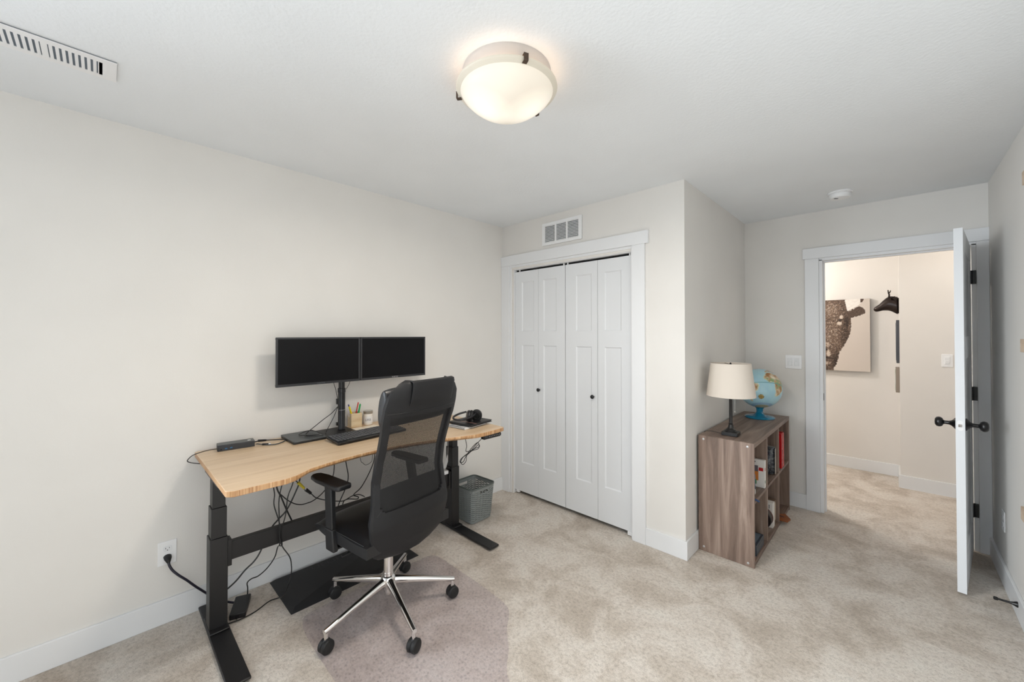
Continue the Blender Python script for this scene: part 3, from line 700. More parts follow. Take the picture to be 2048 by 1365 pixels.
cable('black cable knotted behind the chair seat', [(-2.45, 1.25, ZU), (-2.45, 1.244, .641), (-2.45, 1.214, .555), (-2.45, 1.155, .465), (-2.45, 1.105, .43), (-2.45, 1.134, .408), (-2.45, 1.127, .396), (-2.45, 1.07, .413), (-2.45, 1.043, .408), (-2.45, 1.036, .385)], .003)
cable('thin black wire loop under the desk left of the chair back', [(-2.40, 1.115, .805), (-2.40, 1.124, .661), (-2.40, 1.142, .63), (-2.40, 1.16, .615), (-2.40, 1.189, .622), (-2.40, 1.203, .65), (-2.40, 1.21, .80)], .0015)
cable('thin black cable leaving the docking station over the left end of the desk', [(-2.51, .424, .848), (-2.51, .382, .850), (-2.51, .347, .846), (-2.51, .317, .838), (-2.51, .300, .824), (-2.51, .296, .812), (-2.51, .315, .800), (-2.50, .35, .790)], .0022)
cable('black cable joining docking station and laptop', [(-2.535, .582, .846), (-2.545, .62, .846), (-2.55, .66, .840), (-2.545, .70, .836), (-2.53, .735, .835)], .0032, plugs=(('plug', (-2.545, .605, .847), (-2.549, .645, .842), .007, CABLE),))
cable('grey ribbon cable looping in front of the dock', [(-2.50, .59, .842), (-2.475, .62, .836), (-2.455, .655, .834), (-2.46, .69, .834), (-2.50, .735, .835)], .003, DOCKG)
cable('short black display plug beside the docking station', [(-2.50, .583, .842), (-2.49, .60, .840), (-2.48, .612, .839)], .002, plugs=(('plug', (-2.482, .61, .8385), (-2.468, .637, .8385), .0055, CABLE), ('metal_tip', (-2.468, .637, .8385), (-2.463, .647, .8385), .0045, CHROME)))
cable('black cable hanging from the left monitor along the stand pole', [(-2.475, .97, 1.19), (-2.50, .996, 1.145), (-2.50, 1.013, 1.085), (-2.50, 1.022, 1.036), (-2.50, 1.026, .988), (-2.50, 1.03, .93), (-2.505, 1.029, .862)], .0018)
cable('black cable coiled on top of the closed laptop', [(-2.50, 1.024, .988), (-2.50, .987, .952), (-2.51, .942, .919), (-2.535, .902, .880), (-2.506, .844, .853), (-2.439, .818, .853), (-2.405, .856, .853), (-2.385, .886, .853), (-2.40, .90, .853), (-2.46, .895, .856), (-2.53, .89, .856), (-2.56, .86, .853), (-2.50, .80, .853), (-2.44, .84, .853), (-2.43, .89, .853)], .0022)
cable('black cable slanting from the pole clip down to the stand base', [(-2.505, 1.026, .985), (-2.51, 1.005, .928), (-2.51, .978, .878), (-2.50, .955, .845), (-2.47, .94, .839)], .002)
cable('short thin cable from the right monitor to the stand pole', [(-2.475, 1.15, 1.20), (-2.50, 1.107, 1.146), (-2.50, 1.093, 1.119), (-2.505, 1.078, 1.09)], .0016)
cc = [(-1.95, 1.744, .79), (-1.95, 1.744, .762), (-1.95, 1.687, .726), (-1.95, 1.65, .699), (-1.95, 1.613, .678), (-1.95, 1.578, .666), (-1.95, 1.56, .642), (-1.95, 1.578, .621), (-1.95, 1.604, .639), (-1.95, 1.609, .672), (-1.955, 1.65, .706), (-1.955, 1.696, .732), (-1.955, 1.715, .721), (-1.955, 1.71, .693), (-1.955, 1.659, .69), (-1.955, 1.613, .678), (-1.96, 1.569, .654), (-1.96, 1.565, .634), (-1.96, 1.591, .635), (-1.96, 1.613, .665), (-1.945, 1.668, .702), (-1.945, 1.71, .707), (-1.945, 1.700, .722), (-1.945, 1.655, .700), (-1.97, 1.62, .69), (-2.05, 1.69, .70), (-2.14, 1.74, .75), (-2.20, 1.76, ZU)]
cable('bundled black cord coiled below the desk height handset', cc, .0022)

pb = thing('power_brick', 'flat black power brick lying on the carpet behind the left desk leg', 'power adapter', (-2.468, .512, 0), R_(-21))
MB().prism(rrect(.160, .070, .005), .001, .028).build('case', BLACKP, pb, bevel=.003)
MB().cyl((.078, 0, .014), (.095, 0, .012), .007, .004).build('cord_collar', CABLE, pb)
ab = thing('power_strip', 'white power adapter box resting on the crossbar beside the right desk leg', 'power adapter', (-2.385, 1.72, .412))
MB().box(-.026, .026, -.05, .054, .0005, .028).build('case', PLASTIC, ab, bevel=.004)
o = tag(MB().box(-.0005, .0005, -.012, .012, -.05, .05).build('paper_tag', PAPERW), 'white printed paper tag hanging beside the right desk leg', 'tag'); o.location = (-2.40, 1.786, .49); o.rotation_euler = (R_(-22), 0, 0)
cable('thin white wire holding up the paper tag', [(-2.40, 1.80, .81), (-2.40, 1.80, .65), (-2.40, 1.797, .54)], .0012, PAPERW)

# ================================================================== FLOOR ITEMS
fm = thing('floor_mat', 'thick black anti-fatigue standing mat with sloping sides under the desk', 'mat', (-2.4165, 1.06, 0))
b = MB(); W2, L2 = .189, .380
b._add([(-W2, -L2, .0005), (W2, -L2, .0005), (W2, L2, .0005), (-W2, L2, .0005), (-W2+.022, -L2+.026, .020), (W2-.026, -L2+.026, .020), (W2-.026, L2-.026, .020), (-W2+.022, L2-.026, .020)],
       [(3, 2, 1, 0), (4, 5, 6, 7), (0, 1, 5, 4), (1, 2, 6, 5), (2, 3, 7, 6), (3, 0, 4, 7)])
b.build('mat_body', mat('mat_foam', (30, 30, 32), .6, bump=(300, .3, .001)), fm, bevel=.003)
textobj('embossed_text', 'UPLIFT', .050, T(-.125, -.06, .0200) @ RZ(R_(90)), mat('mat_emboss', (38, 37, 39), .55), fm, .0003, 1.5)
def plastic():
    t = NT('clear_vinyl'); nt = t.t
    tr_ = t.n('ShaderNodeBsdfTransparent'); tr_.inputs[0].default_value = (.985, .972, .978, 1)
    df = t.n('ShaderNodeBsdfDiffuse'); df.inputs[0].default_value = (*lin((196, 188, 200)), 1)
    gl = t.n('ShaderNodeBsdfGlossy'); gl.inputs[0].default_value = (1, 1, 1, 1); gl.inputs['Roughness'].default_value = .22
    m1 = t.n('ShaderNodeMixShader'); m1.inputs[0].default_value = .07; t.l(tr_.outputs[0], m1.inputs[1]); t.l(df.outputs[0], m1.inputs[2])
    lw = t.n('ShaderNodeLayerWeight'); lw.inputs[0].default_value = .5; pw = t.n('ShaderNodeMath', operation='POWER'); t.l(lw.outputs['Facing'], pw.inputs[0]); pw.inputs[1].default_value = 3.5; fr = t.n('ShaderNodeMath', operation='MULTIPLY_ADD'); t.l(pw.outputs[0], fr.inputs[0]); fr.inputs[1].default_value = .5; fr.inputs[2].default_value = .03
    m2 = t.n('ShaderNodeMixShader'); t.l(fr.outputs[0], m2.inputs[0]); t.l(m1.outputs[0], m2.inputs[1]); t.l(gl.outputs[0], m2.inputs[2])
    vo = t.n('ShaderNodeTexVoronoi'); vo.inputs['Scale'].default_value = 52; vo.inputs['Randomness'].default_value = .55; t.l(t.coords(), vo.inputs['Vector'])
    rp = t.ramp(vo.outputs['Distance'], [(.20, (0, 0, 0)), (.34, (255, 255, 255))])
    stud = t.n('ShaderNodeBsdfDiffuse'); stud.inputs[0].default_value = (*lin((112, 104, 108)), 1)
    m3 = t.n('ShaderNodeMixShader'); mth = t.n('ShaderNodeMath', operation='MULTIPLY_ADD'); t.l(rp, mth.inputs[0]); mth.inputs[1].default_value = -.09; mth.inputs[2].default_value = .09
    t.l(mth.outputs[0], m3.inputs[0]); t.l(m2.outputs[0], m3.inputs[1]); t.l(stud.outputs[0], m3.inputs[2])
    bp = t.n('ShaderNodeBump'); bp.inputs['Strength'].default_value = .25; bp.inputs['Distance'].default_value = .004; t.l(t.noise(9, 3), bp.inputs['Height']); t.l(bp.outputs[0], gl.inputs['Normal'])
    t.l(m3.outputs[0], t.out.inputs[0]); return t.m
out = [(-2.17, .735), (-2.150, .712), (-2.123, .701), (-2.064, .686), (-1.895, .679), (-1.60, .678), (-1.50, .685), (-1.44, .715), (-1.39, .775), (-1.33, .83), (-1.27, .85), (-1.15, .855), (-1.05, .86), (-1.02, .90), (-1.02, 1.05), (-1.04, 1.13), (-1.10, 1.165), (-1.163, 1.18), (-1.215, 1.225), (-1.272, 1.30), (-1.335, 1.352), (-1.372, 1.385), (-1.405, 1.434), (-1.453, 1.485), (-1.521, 1.503), (-1.72, 1.515), (-1.938, 1.515), (-2.10, 1.520), (-2.150, 1.508), (-2.175, 1.480), (-2.178, 1.44), (-2.178, .78)]
def smoothpoly(P, it=1):
    for _ in range(it):
        Q = []
        for i in range(len(P)):
            a, c_ = P[i], P[(i+1) % len(P)]; Q += [(a[0]*.75+c_[0]*.25, a[1]*.75+c_[1]*.25), (a[0]*.25+c_[0]*.75, a[1]*.25+c_[1]*.75)]
        P = Q
    return P
cm = MB().prism(smoothpoly(out, 2), 0, .003).build('chair_mat', plastic(), smooth=False, origin=(-1.7, 1.1, 0)); cm.location.z = .0025
tag(cm, 'clear studded plastic chair mat with a lip under the office chair', 'chair mat')

# waste basket
wb = thing('waste_basket', 'grey-green woven plastic waste basket behind the right desk leg', 'waste basket', (-2.395, 2.042, 0), R_(2))
BAS = mat('sage_plastic', (134, 139, 137), .45)
def ring(w_, h_, r, N):
    P = rrect(w_, h_, r, 12); P.append(P[0]); L_ = [0]
    for i in range(1, len(P)): L_.append(L_[-1]+math.dist(P[i], P[i-1]))
    out_ = []
    for k_ in range(N):
        s = L_[-1]*k_/N; j = 0
        while L_[j+1] < s: j += 1
        f_ = (s-L_[j])/(L_[j+1]-L_[j]) if L_[j+1] > L_[j] else 0
        out_.append((P[j][0]+(P[j+1][0]-P[j][0])*f_, P[j][1]+(P[j+1][1]-P[j][1])*f_))
    return out_
N = 168; rows = 66; vs = []; fs = []
for j in range(rows+1):
    t_ = j/rows; z = .006+t_*.262
    R = ring(.208+.042*t_, .214+.036*t_, .035, N)
    for i, (x, y) in enumerate(R):
        n_ = Vector((x, y, 0)).normalized(); amp = 0
        if 3 < j < rows-3: amp = .0013*math.cos(2*PI*i/12+(PI if (j//2) % 2 else 0))
        vs.append((x+n_.x*amp, y+n_.y*amp, z))
for j in range(rows):
    for i in range(N):
        ph_ = (i+(6 if (j//2) % 2 else 0)) % 12
        hole = (3 < j < rows-6 and j % 2 == 0 and ph_ in (0, 1, 2, 10, 11))
        cx_ = sum(vs[(j)*N+q][0] for q in (i, (i+1) % N))/2; cy_ = sum(vs[(j)*N+q][1] for q in (i, (i+1) % N))/2
        zc = .006+(j+.5)/rows*.262
        if abs(cy_) < .042 and abs(cx_) > .08 and .222 < zc < .240:
            hole = True if cx_ < 0 else abs(((cy_+.045) % .030)-.015) < .011
        elif abs(cy_) < .052 and abs(cx_) > .08 and .214 < zc < .248: hole = False
        if not hole: fs.append((j*N+i, j*N+(i+1) % N, (j+1)*N+(i+1) % N, (j+1)*N+i))
b = MB(); b._add(vs, fs); b._add([(x, y, .006) for x, y in ring(.208, .214, .035, N)], [tuple(range(N))])
o = b.build('woven_body', BAS, wb); md = o.modifiers.new('sol', 'SOLIDIFY'); md.thickness = .0016
b = MB(); P = ring(.254, .254, .036, 72); Q = ring(.244, .244, .032, 72)
vs = [(x, y, z) for z in (.262, .274) for x, y in P]+[(x, y, z) for z in (.262, .274) for x, y in Q]
b._add(vs, [(i, (i+1) % 72, 72+(i+1) % 72, 72+i) for i in range(72)]+[(144+i, 216+i, 216+(i+1) % 72, 144+(i+1) % 72) for i in range(72)]+[(72+i, 72+(i+1) % 72, 216+(i+1) % 72, 216+i) for i in range(72)]+[(i, 144+i, 144+(i+1) % 72, (i+1) % 72) for i in range(72)])
b.build('rim', mat('rim_green', (96, 102, 99), .45), wb, bevel=.002)

# ================================================================== OFFICE CHAIR  (local +x = the way it faces)
ch = thing('office_chair', 'black high-back mesh office chair on a chrome five-star base, turned to the desk', 'office chair', (-1.897, 1.040, .0055), R_(188))
for i in range(5):
    a = R_(62.7+72*i-188); c_, s_ = math.cos(a), math.sin(a); Mr = RZ(a)
    b = MB(); b.loft([((.012, 0, .158), (0, .020, 0), (.004, 0, .026)), ((.06, 0, .153), (0, .019, 0), (.003, 0, .021)), ((.20, 0, .127), (0, .0145, 0), (.003, 0, .0145)), ((.325, 0, .101), (0, .0125, 0), (.002, 0, .0115)), ((.345, 0, .098), (0, .0120, 0), (0, 0, .0105))], 20, Mr)
    lg = b.build('base_leg', CHROME, ch)
    b = MB(); b.cyl((c_*.335, s_*.335, .058), (c_*.335, s_*.335, .094), .0095, seg=16); b.build('caster_stem', CHROME, lg)
    sw = R_((20, -35, 60, 5, -60)[i])
    Mc = T(c_*.335, s_*.335, 0) @ RZ(a+sw)
    b = MB()
    for q in (-1, 1): b.lathe([(.006, -.0115), (.029, -.0115), (.0305, -.009), (.0310, .004), (.027, .0095), (.020, .011), (.0001, .0115)], Mc @ T(0, q*.0125, .031) @ RX(R_(-90*q)), 26)
    b.build('caster_wheel', RUBBER, lg)
    b = MB(); b.loft([((-.022, 0, .046), (0, .004, 0), (0, 0, .006)), ((-.012, 0, .057), (0, .008, 0), (.004, 0, .006)), ((0, 0, .062), (0, .010, 0), (.002, 0, .006)), ((.014, 0, .056), (0, .008, 0), (-.005, 0, .006))], 14, Mc)
    b.build('caster_hood', BLACKP, lg)
MB().lathe([(.014, .085), (.016, .088), (.018, .10), (.018, .118), (.031, .122), (.033, .135), (.038, .150), (.038, .172), (.032, .184), (.0265, .188), (.0265, .205)], None, 36).build('hub', CHROME, ch)
MB().lathe([(.0245, .185), (.0245, .325), (.020, .327)], None, 32).build('gas_lift', CHROME, ch)
MB().lathe([(.014, .32), (.014, .40)], None, 20).build('gas_piston', BLACKP, ch)
b = MB(); b.box(-.09, .13, -.07, .07, .388, .412); b.build('tilt_mechanism', BLACKP, ch, bevel=.008)
MB().tube([(.03, .05, .385), (.03, .14, .382), (.035, .20, .375), (.04, .235, .372)], .006, 10).build('tilt_lever', BLACKP, ch)
# seat: rounded cushion with a waterfall front
nx_, ny_ = 22, 22; vs = []; fs = []
def seatpt(i, j, side):
    u = -1+2*i/nx_; v = -1+2*j/ny_
    x = .060+u*.245; hw = .252*(1-.10*max(0, u)**3)
    y = v*hw
    ex = max(0, abs(u)-.55)/.45; ey = max(0, abs(v)-.70)/.30
    top = .512-.010*(v*v) - .034*max(0, (u-.45)/.55)**2 + .004*math.cos(u*5)
    th = .080
    if side: z = top-.020*min(1, (ex**3+ey**3))
    else: z = .412+.022*min(1, ex**2+ey**2)+.016*max(0, u)
    return (x, y, z)
for side in (1, 0):
    for j in range(ny_+1):
        for i in range(nx_+1): vs.append(seatpt(i, j, side))
K = (nx_+1)*(ny_+1)
for j in range(ny_):
    for i in range(nx_):
        q = (j*(nx_+1)+i, j*(nx_+1)+i+1, (j+1)*(nx_+1)+i+1, (j+1)*(nx_+1)+i)
        fs.append(q); fs.append(tuple(K+t_ for t_ in reversed(q)))
for i in range(nx_):
    fs.append((i+1, i, K+i, K+i+1)); o_ = ny_*(nx_+1); fs.append((o_+i, o_+i+1, K+o_+i+1, K+o_+i))
for j in range(ny_):
    a0 = j*(nx_+1); a1 = (j+1)*(nx_+1); fs.append((a0, a1, K+a1, K+a0)); fs.append((a1+nx_, a0+nx_, K+a0+nx_, K+a1+nx_))
b = MB(); b._add(vs, fs); b.build('seat', LEATHER, ch, bevel=.022, seg=5)
for s in (-1, 1):
    b = MB(); b.tube([(-.17, s*.2535, .492), (0, s*.2535, .493), (.14, s*.2525, .490), (.24, s*.246, .472)], .0022, 6); b.build('seat_piping', LEATHER, ch)
MB().prism(rrect(.36, .40, .05, 5, .03, 0), .400, .420).build('seat_pan', BLACKP, ch, bevel=.003)
# backrest
KW = [(.385, .100), (.40, .165), (.425, .200), (.47, .216), (.53, .228), (.575, .234), (.61, .226), (.66, .218), (.78, .208), (.90, .204), (1.00, .208), (1.04, .214), (1.10, .214), (1.15, .206), (1.18, .188), (1.203, .155), (1.210, .12)]
KX = [(.385, -.165), (.45, -.190), (.55, -.205), (.65, -.200), (.75, -.190), (.85, -.208), (.95, -.240), (1.05, -.270), (1.15, -.298), (1.232, -.312)]
def interp(K_, z):
    if z <= K_[0][0]: return K_[0][1]
    for (a, p), (c_, q) in zip(K_, K_[1:]):
        if z <= c_:
            t_ = (z-a)/(c_-a); return p+(q-p)*t_
    return K_[-1][1]
def back(u, z, off=0):
    w_ = interp(KW, z); wrap = .030*abs(u)**3
    return (interp(KX, z)+wrap+off, u*w_, z)
nu, nz_ = 40, 110; z0, z1 = .385, 1.210
us = [-1+2*i/nu for i in range(nu+1)]; zs = [z0+(z1-z0)*j/nz_ for j in range(nz_+1)]
UW = .86; ZB, ZT2 = .615, 1.062
def inwin(u, z, g=0):
    UW = .86+g; ZB = .615-g*.3; ZT2 = 1.062+g*.3
    if abs(u) > UW or z > ZT2: return False
    r = .05; yy = abs(u)*.21; ye = UW*.21
    zb = ZB
    if z < zb: return False
    if yy > ye-r and z < zb+r: return (yy-(ye-r))**2+(z-(zb+r))**2 < r*r
    return True
fr = []; mp_ = []
for j in range(nz_):
    for i in range(nu):
        q = (j*(nu+1)+i, j*(nu+1)+i+1, (j+1)*(nu+1)+i+1, (j+1)*(nu+1)+i)
        uc, zc_ = (us[i]+us[i+1])/2, (zs[j]+zs[j+1])/2
        if not inwin(uc, zc_): fr.append(q)
        if inwin(uc, zc_, .07): mp_.append(q)
b = MB(); b._add([back(u, z) for z in zs for u in us], fr)
bmesh.ops.delete(b.bm, geom=[v for v in b.bm.verts if not v.link_faces], context='VERTS')
o = b.build('backrest_frame', LEATHERM, ch); md = o.modifiers.new('sol', 'SOLIDIFY'); md.thickness = .034; md.offset = 0; md.use_even_offset = False
md = o.modifiers.new('bev', 'BEVEL'); md.width = .008; md.segments = 3; md.angle_limit = R_(45)
def meshfab():
    t = NT('mesh_fabric'); co = t.n('ShaderNodeTexCoord'); sp = t.n('ShaderNodeSeparateXYZ'); t.l(co.outputs['Object'], sp.inputs[0])
    outs = []
    for ax, kk in ((1, 2*PI/.0052), (2, 2*PI/.0044)):
        m_ = t.n('ShaderNodeMath', operation='MULTIPLY'); t.l(sp.outputs[ax], m_.inputs[0]); m_.inputs[1].default_value = kk
        s = t.n('ShaderNodeMath', operation='SINE'); t.l(m_.outputs[0], s.inputs[0]); outs.append(s.outputs[0])
    pr = t.n('ShaderNodeMath', operation='MULTIPLY'); t.l(outs[0], pr.inputs[0]); t.l(outs[1], pr.inputs[1])
    gt = t.n('ShaderNodeMath', operation='GREATER_THAN'); t.l(pr.outputs[0], gt.inputs[0]); gt.inputs[1].default_value = .42
    tr_ = t.n('ShaderNodeBsdfTransparent'); mx = t.n('ShaderNodeMixShader'); t.b.inputs['Base Color'].default_value = (*lin((10, 10, 13)), 1); t.b.inputs['Roughness'].default_value = .6
    t.l(gt.outputs[0], mx.inputs[0]); t.l(t.b.outputs[0], mx.inputs[1]); t.l(tr_.outputs[0], mx.inputs[2]); t.l(mx.outputs[0], t.out.inputs[0]); return t.m
b = MB(); b._add([back(u, z, -.0080) for z in zs for u in us], mp_)
bmesh.ops.delete(b.bm, geom=[v for v in b.bm.verts if not v.link_faces], context='VERTS')
b.build('mesh_panel', meshfab(), ch)
# inner front pads that make the mesh look dark at its top and bottom
b = MB(); secs = []
for z in [.56+.01*q for q in range(17)]:
    secs.append(z)
b.loft([((interp(KX, z)+.018, 0, z), (0, .178, 0), (.012 if .565 < z < .715 else .004, 0, 0)) for z in secs], 24); b.build('lumbar_pad', LEATHERM, ch)
for s in (-1, 1): MB().tube([back(s*.985, z, -.0165) for z in [.46+.049*q for q in range(15)]], .0020, 6, 3).build('edge_piping', LEATHER, ch)
b = MB(); b.tube([back(u, 1.078, -.0175) for u in [-.97+.0485*q for q in range(41)]], .0016, 6, 1); b.build('seam', LEATHER, ch)
for s in (-1, 1): MB().tube([back(s*.84, .632, -.017), back(s*.91, .612, -.017), back(s*.98, .590, -.014)], .0013, 6, 2).build('seam', LEATHER, ch)
# headrest pillow on the front + flap folded over the back
b = MB(); n_ = 11
b.loft([((interp(KX, 1.10)+.066+.004*math.cos(t_*2), t_*.203, 1.098), (.046*(1-abs(t_)**8*.45), 0, .0), (-.012, 0, .094*(1-abs(t_)**6*.14))) for t_ in [-1, -.985, -.95, -.85, -.6, -.3, 0, .3, .6, .85, .95, .985, 1]], 28)
b.build('headrest', LEATHER, ch, sub=1)
vs = []; fs = []; prof = [(.012, 1.193), (.010, 1.214), (-.004, 1.2205), (-.0205, 1.216), (-.0245, 1.203), (-.0245, 1.17), (-.0230, 1.14), (-.0215, 1.108)]
ys = [-.160+(.160+.112)*q/14 for q in range(15)]
for (dx, z) in prof:
    for y in ys:
        zz = min(z, 1.21); vs.append((interp(KX, zz)+dx+.03*abs(y/.2)**3, y, z))
for j in range(len(prof)-1):
    for i in range(14): fs.append((j*15+i, j*15+i+1, (j+1)*15+i+1, (j+1)*15+i))
b = MB(); b._add(vs, fs); o = b.build('headrest_flap', LEATHERM, ch); md = o.modifiers.new('sol', 'SOLIDIFY'); md.thickness = .005; md.offset = 0
md = o.modifiers.new('bev', 'BEVEL'); md.width = .0018; md.segments = 2
# armrests
for s in (1, -1):
    b = MB(); b.prism([(.000, -.030), (.012, -.040), (.20, -.038), (.262, -.028), (.278, -.012), (.278, .012), (.262, .028), (.20, .038), (.012, .040), (.000, .030)], .698, .722, T(0, s*.243, 0))
    ar = b.build('armrest_pad', BLACKP, ch, bevel=.011, seg=4)
    b = MB()
    def sec(x, y, z, hx, hy): return [(x-hx, y-hy, z), (x+hx, y-hy, z), (x+hx, y+hy, z), (x-hx, y+hy, z)]
    A = sec(.085, s*.258, .396, .034, .0135); B = sec(.098, s*.258, .50, .032, .0135); D = sec(.128, s*.246, .698, .030, .013)
    b._add(A+B, [(3, 2, 1, 0), (4, 5, 6, 7)]+[(i, (i+1) % 4, 4+(i+1) % 4, 4+i) for i in range(4)])
    b.build('armrest_post', BLACKP, ch, bevel=.006, seg=3)
    b = MB(); B2 = [(x+(.003 if x < .1 else -.003), y+(-.0025 if i in (2, 3) else .0025), z-.002) for i, (x, y, z) in enumerate(B)]
    b._add(B2+D, [(3, 2, 1, 0), (4, 5, 6, 7)]+[(i, (i+1) % 4, 4+(i+1) % 4, 4+i) for i in range(4)])
    b.build('armrest_post', BLACKP, ch, bevel=.005, seg=3)
    b = MB(); b.box(.055, .115, min(s*.10, s*.262), max(s*.10, s*.262), .402, .413); b.build('armrest_bracket', BLACKP, ch, bevel=.004)

# ================================================================== BOOKSHELF
bs = thing('cube_bookshelf', 'grey-brown wood six-cube bookshelf in the alcove', 'bookshelf', (-.785, 3.357, 0))
X0, X1, Y0, Y1, HT = -.948, -.621, 2.785, 3.930, .765
W(MB().box(X0, X1, Y0, Y0+.018, 0, HT-.001), 'side_panel', SH_Z, bs, bevel=.0012)
W(MB().box(X0, X1, Y1-.018, Y1, 0, HT-.001), 'side_panel', SH_Z, bs, bevel=.0012)
W(MB().box(X0, X1, Y0+.018, Y1-.018, HT-.030, HT), 'top_panel', SH_Y, bs, bevel=.0012)
W(MB().box(X0, X1-.002, Y0+.018, Y1-.018, .006, .030), 'bottom_panel', SH_Y, bs, bevel=.001)
W(MB().box(X0, X1-.003, Y0+.018, Y1-.018, .384, .403), 'shelf', SH_Y, bs, bevel=.001)
for y in (3.152, 3.528):
    W(MB().box(X0+.006, X1-.003, y, y+.014, .030, .384), 'divider', SH_Z, bs, bevel=.0008)
    W(MB().box(X0+.006, X1-.003, y, y+.014, .403, HT-.030), 'divider', SH_Z, bs, bevel=.0008)
W(MB().box(X0, X0+.006, Y0+.018, Y1-.018, .03, HT-.030), 'back_panel', SH_Z, bs)
for (x, z) in ((-.915, .742), (-.656, .740), (-.915, .030), (-.656, .022)):
    W(MB().lathe([(.0068, -.0002), (.0068, .0016), (.0050, .0024), (.0001, .0024)], T(x, Y0, z) @ RX(R_(90)), 18), 'screw_cap', mat('steel_cap', (206, 206, 206), .3, .6), bs)
def simple(name, label, cat, box, m, parts=(), bevel=.0012, rz=0):
    cx, cy, cz = (box[0]+box[1])/2, (box[2]+box[3])/2, box[4]
    t_ = thing(name, label, cat, (cx, cy, cz), rz); wx, wy = (box[1]-box[0])/2, (box[3]-box[2])/2
    MB().box(-wx, wx, -wy, wy, 0, box[5]-box[4]).build('body', m, t_, bevel=bevel)
    for nm, q, mm in parts: MB().box(*q).build(nm, mm, t_, smooth=False)
    return t_
RED = mat('toy_red', (186, 34, 34), .4); ORG = mat('toy_orange', (206, 124, 54), .5); GRN = mat('toy_green', (52, 120, 58), .5); DBL = mat('toy_navy', (40, 54, 92), .4)
GRY = mat('toy_grey', (96, 90, 96), .5); CRM = mat('carton_white', (230, 226, 220), .5)
simple('toy_box', 'white toy package with orange and red print, upper left cube of the bookshelf', 'toy', (-.845, -.627, 3.095, 3.128, .4032, .587), CRM,
       (('orange_print', (-.10, .072, -.0172, -.0165, .045, .120), ORG), ('grey_print', (.00, .070, -.0176, -.0165, .105, .145), GRY), ('red_print', (-.10, -.002, -.0176, -.0165, .118, .140), RED),
        ('green_print', (.02, .060, -.0178, -.0165, .020, .052), GRN), ('dark_print', (.010, .040, -.0182, -.0165, .078, .100), DBL), ('hang_slot', (.005, .055, -.0172, -.0165, .166, .172), BLIND),
        ('red_dot', (.1088, .1094, -.012, .002, .115, .135), RED), ('green_dot', (.1088, .1094, -.010, .004, .032, .050), GRN), ('red_spot', (.074, .100, -.0176, -.0165, .112, .134), RED)))
simple('toy_case', 'small clear blue toy case in front of the white toy package', 'toy', (-.80, -.668, 2.985, 3.035, .4032, .505), mat('blue_grey_plastic', (96, 122, 150), .2, 0),
       (('dark_window', (-.05, .02, -.0256, -.0248, .02, .085), DBL), ('grey_panel', (.030, .055, -.0256, -.0248, .010, .092), DOCKG)), .004)
simple('small_carton', 'small white carton on the middle shelf near the front of the left cube', 'carton', (-.74, -.650, 2.905, 2.955, .4032, .432), CRM, (('dark_label', (-.03, .02, -.0256, -.0248, .006, .022), DBL),), .002)
b = MB(); b.loft([((-.06, 0, .006), (0, .014, 0), (0, 0, .004)), ((-.02, .004, .009), (0, .020, 0), (0, 0, .008)), ((.03, -.002, .007), (0, .016, 0), (0, 0, .006)), ((.05, 0, .004), (0, .006, 0), (0, 0, .003))], 14)
o = tag(b.build('toy_banana', mat('mustard', (206, 168, 70), .5)), 'small mustard yellow toy at the front left of the middle shelf', 'toy'); o.location = (-.69, 2.865, .404)
b = MB(); b.loft([((-.07, 0, .009), (0, .010, 0), (0, 0, .006)), ((0, .004, .008), (0, .014, 0), (0, 0, .006)), ((.045, 0, .006), (0, .012, 0), (0, 0, .005)), ((.062, .004, -.003), (0, .009, 0), (.003, 0, .004))], 14)
o = tag(b.build('blue_strap', mat('strap_blue', (40, 66, 104), .6)), 'dark blue strap poking over the front edge of the middle shelf', 'strap'); o.location = (-.665, 2.828, .4042)
def bagmat():
    t = NT('patterned_bag'); t.b.inputs['Roughness'].default_value = .25
    t.l(t.ramp(t.noise(60, 4, None, .8), [(.40, (18, 20, 30)), (.52, (40, 44, 56)), (.58, (120, 124, 120)), (.63, (26, 30, 46))]), t.b.inputs['Base Color']); return t.m
bg = thing('patterned_bag', 'dark glossy patterned bag standing in the upper middle cube', 'bag', (-.70, 3.455, .4032))
b = MB(); b.loft([((0, 0, 0), (.055, 0, 0), (0, .022, 0)), ((0, 0, .02), (.066, 0, 0), (0, .032, 0)), ((0, .004, .10), (.065, 0, 0), (0, .030, 0)), ((0, .010, .17), (.064, 0, 0), (0, .018, 0)), ((0, .014, .196), (.064, 0, 0), (0, .003, 0))], 24)
b.build('pouch', bagmat(), bg); MB().box(-.066, .066, .012, .016, .192, .204).build('top_seal', mat('bag_seal', (120, 116, 112), .4), bg)
MB().box(-.045, -.012, -.030, -.0285, .075, .13).build('yellow_print', ORG, bg, smooth=False)
b = MB(); b.box(.0655, .0675, -.010, .028, .002, .19); b.build('side_label', mat('label_grey', (150, 142, 134), .5), bg, smooth=False)
simple('game_box', 'tall glossy red box standing in the upper right cube', 'box', (-.82, -.624, 3.640, 3.725, .4032, .672), mat('glossy_red', (184, 14, 20), .25), (('pale_edge', (.0976, .0986, .010, .040, .006, .262), mat('pale_red', (206, 90, 84), .4)),), .003)  # paler red strip on the side face
simple('board_book', 'pale slim book leaning in the lower left cube', 'book', (-.82, -.626, 2.815, 2.826, .0305, .165), mat('pale_blue_cover', (176, 190, 196), .5), (('red_spine_base', (.0968, .0974, -.0055, .0055, 0, .022), RED),))
simple('case_box', 'dark blue case lying in the lower left cube', 'box', (-.80, -.632, 2.885, 3.085, .0305, .098), mat('slate_blue_case', (44, 54, 66), .35), (('light_top', (-.07, .07, -.085, .085, .0674, .0680), mat('steel_blue', (98, 112, 124), .3)), ('silver_label', (.0838, .0846, -.06, .05, .03, .05), DOCKG)), .003)
